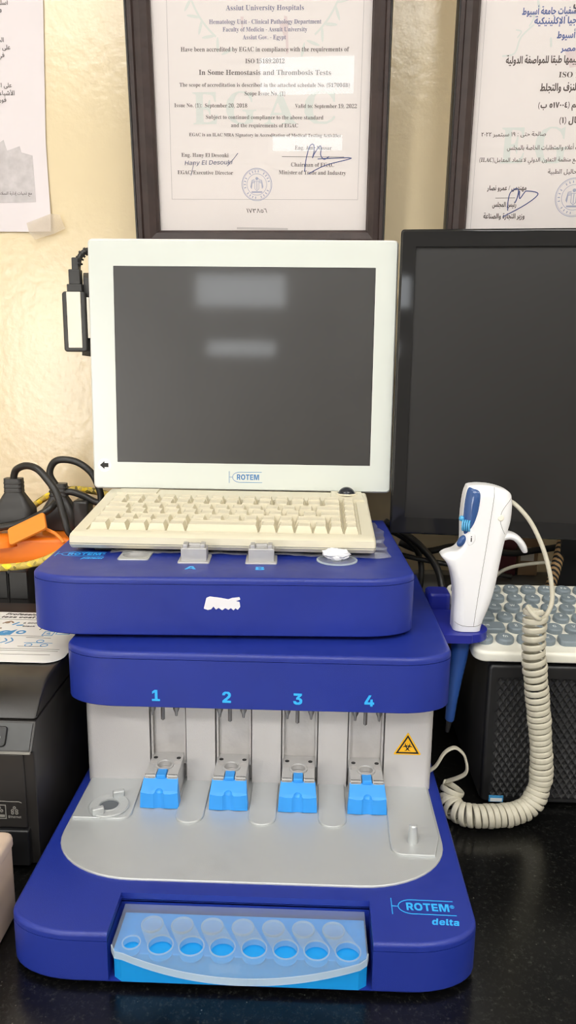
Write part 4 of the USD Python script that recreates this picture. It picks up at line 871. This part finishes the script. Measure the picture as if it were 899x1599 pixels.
fa = frame('certificate_frame', 'dark brown wooden frame with an English accreditation certificate above the white monitor', (0, .572, .65), -.1905, .1385, -.0330, .435, -.1600, .1140, -.0030, .403)
obj('certificate', bx(-.1635, .1175, -.0072, -.0060, -.006, .406), MT['paper'], fa, smooth=False)
SL = -.0165
def S(text, u0, v, u1, h=.0047): return tilt(write(text, u0, v, u1, h, 'serif'), u0, v, SL)
prn(fa, 'blue_lettering', [S('Assiut University Hospitals', -.0659, .2520, .0305, .0058), S('Hematology Unit - Clinical Pathology Department', -.0872, .2378, .0520, .0050), S('Faculty of Medicin - Assuit University', -.0704, .2292, .0347, .0050), S('Assiut Gov. - Egypt', -.0455, .2203, .0084, .0050)], 'serif_blue')
prn(fa, 'lettering', [S('Have been accredited by EGAC in compliance with the requirements of', -.1241, .2083, .0868, .0052), S('ISO 15189:2012', -.0427, .1940, .0068, .0052), S('In Some Hemostasis and Thrombosis Tests', -.1020, .1820, .0650, .0060),
    S('The scope of accreditation is described in the attached schedule No. (517004B)', -.1274, .1690, .0886, .0046), S('Scope Issue No. (1)', -.0441, .1580, .0077, .0048), S('Issue No. (1):  September 20, 2018', -.1351, .1457, -.0409, .0046), S('Valid to: September 19, 2022', .0200, .1430, .0982, .0046),
    S('Subject to continued compliance to the above standard', -.0945, .1317, .0562, .0047), S('and the requirements of EGAC', -.0621, .1218, .0242, .0047), S('EGAC is an ILAC MRA Signatory in Accreditation of Medical Testing Activities', -.1171, .1118, .0787, .0040),
    S('Eng. Hany El Desouki', -.1282, .0875, -.0662, .0048), S('EGAC/Executive Director', -.1342, .0667, -.0607, .0048), S('Eng. Amr Nassar', .0202, .0947, .0675, .0048), S('Chairman of EGAC', .0153, .0748, .0712, .0050), S('Minister of Trade and Industry', -.0006, .0657, .0864, .0050),
    LineString([(.0036, .0866), (.0834, .0855)]).buffer(.0003)], 'serif')
prn(fa, 'border_rule', [LineString([(-.1380, .40), (-.1430, .0362), (.1025, .0345), (.1040, .40)]).buffer(.0004)], 'line')
arcs = [LineString([(-.0175 + .098 * math.cos(q), .300 + .098 * math.sin(q)) for q in np.linspace(math.pi * 1.08, math.pi * 1.28, 14)]).buffer(.0012), LineString([(-.0175 + .098 * math.cos(q), .300 + .098 * math.sin(q)) for q in np.linspace(math.pi * 1.72, math.pi * 1.92, 14)]).buffer(.0012)]
leaf = []
for k in (-1, 1):
    for i in range(7):
        a = math.radians(195 + 8 * i) if k < 0 else math.radians(345 - 8 * i); c = (-.0175 + .104 * math.cos(a), .300 + .104 * math.sin(a)); leaf.append(affinity.rotate(affinity.scale(Point(c).buffer(.005), 1.7, .35), math.degrees(a) + (35 if i % 2 else -40), origin='centroid'))
prn(fa, 'watermark', [write('E', -.1110, .1255, -.0790, .0385, 'serif'), write('G', -.0680, .1250, -.0290, .0385, 'serif'), write('A', -.0190, .1245, .0230, .0385, 'serif'), write('C', .0320, .1240, .0715, .0385, 'serif')] + arcs + leaf, 'mark')
prn(fa, 'watermark', [Polygon([(.0000, .236), (.012, .240), (.010, .214)]), Polygon([(.006, .2450), (.010, .2440), (.012, .205), (.009, .203)]), Polygon([(-.048, .245), (-.044, .245), (-.046, .225)])], 'mark2', label='faint pink part of the printed emblem')
prn(fa, 'stamp', stamp_(-.0295, .0535, .0200), 'stamp', label='round blue-grey stamp with an eagle')
prn(fa, 'signature', [stroke([(.0330, .0690), (.0345, .0820), (.0390, .0980), (.0440, .1005), (.0450, .0930), (.0430, .0850), (.0455, .0900), (.0520, .0985), (.0540, .0960), (.0535, .0880), (.0580, .0830), (.0640, .0860)], .0011, 5), stroke([(.0380, .0660), (.0600, .0760), (.0930, .0840), (.0640, .0840), (.0500, .0835)], .0010, 4)], 'pen', label='blue pen signature at right')
prn(fa, 'signature', [affinity.skew(tilt(write('Hany El Desouki', -.1243, .0775, -.0620, .0050, 'sans'), -.1243, .0775, .01), xs=12, origin=(-.1243, .0775)), stroke([(-.0680, .0760), (-.0600, .0840), (-.0540, .0910)], .0008, 3), stroke([(-.1120, .0800), (-.1150, .0700), (-.1165, .0650)], .0007, 3)], 'pen2', label='pencil grey signature at left')
prn(fa, 'handwriting', [affinity.skew(write('١٧٣٨٥٦', -.0427, .0190, -.0161, .0055, 'arabic'), xs=-10, origin=(-.0427, .019))], 'serif', label='handwritten number below the stamp')
prn(fa, 'bottom_print', [tilt(sbox(-.0568, -.0015, .0113, .0012), -.0568, 0, SL)], 'line')

fb = frame('certificate_frame', 'dark brown wooden frame with an Arabic accreditation certificate above the black monitor', (.22, .572, .65), -.0035, .3300, -.0330, .435, .0245, .2985, -.0030, .403)
obj('certificate', bx(.0210, .3020, -.0072, -.0060, -.006, .406), MT['paper'], fb, smooth=False)
def A(text, u0, v, h=.0062, kind='arabic_bold', u1=None, anchor='l'): return write(text, u0, v, u1, h, kind, anchor)
prn(fb, 'blue_lettering', [A('مستشفيات جامعة أسيوط', .0750, .2437, .0072, u1=.1530), A('الباثولوجيا الإكلينيكية', .0905, .2335, .0072, u1=.1650), A('جامعة أسيوط', .1189, .2180, .0072, u1=.1620), A('ج - مصر', .1250, .2040, .0062, u1=.1560)], 'blue_ar')
prn(fb, 'lettering', [A('المجلس الوطني', .1348, .2510, .0080, u1=.2100), A('تم تقييمها طبقا للمواصفة الدولية', .0602, .1915, .0078, u1=.1620), S('ISO 15189', .1256, .1758, .1720, .0062), A('في مجال النزف والتجلط', .1046, .1608, .0082, u1=.1820), A('جدول رقم (٥١٧٠٠٤ ب)', .1043, .1420, .0066, u1=.1800), A('المجال (١)', .1320, .1245, .0070, u1=.1690),
    A('صالحة حتى : ١٩ سبتمبر ٢٠٢٢', .0369, .1103, .0050, 'arabic', .1170), A('المتطلبات أعلاه والمتطلبات الخاصة بالمجلس', .0704, .0945, .0054, 'arabic', .1790), A('متبادل مع منظمة التعاون الدولي لاعتماد المعامل', .0560, .0805, .0050, 'arabic', .1780), S('(ILAC)', .0368, .0808, .0550, .0052), A('مجالات التحاليل الطبية', .1239, .0663, .0054, 'arabic', .1900),
    A('مهندس / عمرو نصار', .0492, .0470, .0056, 'arabic_bold', .0990), LineString([(.0608, .0378), (.0854, .0379)]).buffer(.0003), A('رئيس المجلس', .0575, .0270, .0058, 'arabic_bold', .0878), A('وزير التجارة والصناعة', .0470, .0128, .0060, 'arabic_bold', .0997)], 'dark_ar')
prn(fb, 'border_rule', [LineString([(.0315, .40), (.0315, -.001)]).buffer(.0003)], 'line')
prn(fb, 'watermark', [write('E', .0625, .0790, .0920, .0430, 'serif'), write('G', .1050, .0785, .1460, .0430, 'serif'), stroke([(.0560, .2000), (.0700, .2030), (.0760, .2200), (.0900, .2330)], .0020, 4), stroke([(.0720, .2200), (.0760, .2260), (.0700, .2280)], .0016, 4), stroke([(.0850, .2320), (.0900, .2420), (.0830, .2450)], .0016, 4), stroke([(.1130, .2100), (.1120, .2180)], .0025), stroke([(.0950, .2500), (.0930, .2600), (.1000, .2650)], .003, 4)], 'mark')
prn(fb, 'watermark', [Polygon([(.1290, .2060), (.1480, .2080), (.1480, .1870), (.1380, .1860)])], 'mark2', label='faint pink part of the printed emblem')
prn(fb, 'stamp', stamp_(.1594, .0381, .0235), 'stamp', label='round blue-grey stamp with an eagle')
prn(fb, 'signature', [stroke([(.0775, .0230), (.0770, .0330), (.0790, .0440), (.0860, .0490), (.0890, .0460), (.0880, .0370), (.0860, .0320), (.0890, .0400), (.0905, .0460), (.0915, .0370), (.0960, .0430), (.1000, .0460), (.1142, .0425), (.1000, .0300), (.0720, .0150)], .0012, 5)], 'pen', label='blue pen signature')

# notice taped to the wall at the left
nt = thing('paper_notice', 'white printed paper notice taped to the cream wall at the upper left', 'notice', (-.35, Y1 - .002, .65), local=True)
def curl(u, v): return -.0004 - .004 * np.clip((.10 - v) / .10, 0, 1) ** 2 * np.clip((u + .02) / .05, 0, 1)
gu = np.linspace(0, 1, 16); gv = np.linspace(0, 1, 40); edge_v = np.array([0, .0231, .0693, .1188, .2071, .2924, .42]); edge_u = np.array([.0268, .0270, .0253, .0244, .0274, .0304, .034])
uu, vv = np.meshgrid(gu, gv, indexing='ij'); V_ = vv * .40; R_ = np.interp(V_, edge_v, edge_u); U_ = -.175 + uu * (R_ + .175)
top = np.stack([U_, curl(U_, V_), V_], -1).reshape(-1, 3); nU, nV = uu.shape; idx = np.arange(nU * nV).reshape(nU, nV); a, b, c, d = idx[:-1, :-1].ravel(), idx[1:, :-1].ravel(), idx[1:, 1:].ravel(), idx[:-1, 1:].ravel(); nn = nU * nV
rim = np.concatenate([idx[:, 0], idx[-1, 1:], idx[-2::-1, -1], idx[0, -2:0:-1]]); nx_ = np.roll(rim, -1)
obj('paper', trimesh.Trimesh(np.vstack([top - [0, .0002, 0], top]), np.vstack([np.stack([a, b, c], 1), np.stack([a, c, d], 1), np.stack([c, b, a], 1) + nn, np.stack([d, c, a], 1) + nn, np.stack([rim, rim + nn, nx_ + nn], 1), np.stack([rim, nx_ + nn, nx_], 1)]), process=False), MT['paper2'], nt, smooth=True)
def pap(g, lift=.0004):
    m = tf(flat(g, 0, .00015), XZ); q = m.subdivide_to_size(.006) if len(m.faces) < 400 else m; v = np.asarray(q.vertices).copy(); v[:, 1] += curl(v[:, 0], v[:, 2]) - lift; return trimesh.Trimesh(v, q.faces, process=False)
obj('printed_photo', pap(Polygon([(-.12, .036), (.0068, .0395), (.0052, .1000), (-.010, .1040), (-.012, .112), (-.030, .1060), (-.034, .120), (-.045, .1130), (-.055, .125), (-.12, .118)])), MT['photo'], nt, smooth=False, label='grey printed picture')
for g in [A(tx, ur, v, .0056, 'arabic', None, 'r') for tx, ur, v in (('أسلوب', -.0172, .2870), ('وفي', -.0260, .2790), ('الجميع', -.0255, .2420), ('على الأماكن', -.0172, .2330), ('في', -.0260, .2235), ('على الابتعاد', -.0182, .1862), ('الأشياء التي يمكن', -.0150, .1765), ('فورا', -.0270, .1680)) ] + [A('مع تحيات إدارة السلامة', .0017, .0490, .0040, 'arabic', None, 'r')]: obj('printed_line', pap(g, .0006), MT['serif'], nt, smooth=False)
obj('masking_tape', mv(tf(flat(Polygon([(-.0070, .0110), (.0273, .0235), (.0405, .0225), (.0475, .0040), (.0310, -.0030), (.0040, -.0110), (-.0040, -.0020)]), 0, .0003), XZ), -.35, Y1 - .0066, .65), MT['tape'], None, smooth=False, label='translucent strip of masking tape on the lower corner of the paper notice', cat='tape')

# ================================================================== CLUTTER BEHIND THE RIGHT SIDE
t = thing('storage_box', 'beige plastic box at the lower left edge in front of the printer', 'box', (-.26, .045, 0))
obj('body', M(prism(rrect(-.33, -.2040, -.005, .0800, .008, 4), 0, .0760, .004, .003, 3)), MT['beige'], t)
obj('lid', prism(rrect(-.331, -.2030, -.006, .0810, .008, 4), .0680, .0785, .004, .001, 3), MT['beige'], t)
t = thing('carton', 'small maroon carton behind the black monitor foot', 'carton', (.335, .592, .165))
obj('box', bx(.3215, .3465, .575, .600, .1740, .2260, .001), MT['maroon'], t); 
t = thing('carton', 'small pale brown carton with a label behind the pipette hook', 'carton', (.365, .590, .165))
obj('box', bx(.3500, .3780, .577, .601, .1740, .2290, .001), MT['card'], t); obj('label', bx(.3530, .3720, .5765, .5772, .196, .216), MT['ivory'], t, smooth=False)
for k, (lab, P, r) in enumerate((('thick black cable curving down from behind the white monitor to the keyboard corner', [(.150, .525, .262), (.1816, .530, .2420), (.2045, .530, .2230), (.2234, .528, .1990), (.2310, .520, .1760), (.232, .505, .1500)], .0050),
    ('black cable drooping just left of the pipette behind the module', [(.140, .545, .250), (.1700, .545, .2400), (.1950, .545, .2210), (.2050, .545, .1980), (.205, .54, .17), (.20, .54, .14)], .0042),
    ('black cable running level behind the pipette under the black monitor', [(.175, .555, .2250), (.210, .555, .2130), (.2500, .552, .2215), (.2900, .550, .2215), (.3300, .550, .2140), (.3700, .552, .2190), (.4300, .552, .2280), (.50, .552, .232)], .0048),
    ('thin black cable crossing low behind the pipette', [(.165, .535, .215), (.200, .535, .2070), (.240, .532, .2010), (.270, .530, .1960), (.30, .530, .190), (.33, .535, .1840)], .0036))):
    obj('black_cable', tube(spline(P, 8), r, 10), MT['rubber'], smooth=True, label=lab, cat='cable')
obj('grey_cable', tube(spline([(.290, .500, .1800), (.3032, .500, .1985), (.3214, .500, .2080), (.3467, .500, .2130), (.3680, .502, .2145), (.40, .51, .2100), (.44, .52, .20)], 8), .0026, 10), MT['cord'], smooth=True, label='thin grey cable arching behind the white keyboard', cat='cable')
obj('braided_cable', tube(spline([(.392, .512, .275), (.3879, .505, .2513), (.3818, .500, .2228), (.3755, .496, .1958), (.371, .494, .178)], 8), .0072, 14), MT['zigzag'], smooth=True, label='black and tan braided cable hanging behind the white keyboard', cat='cable')
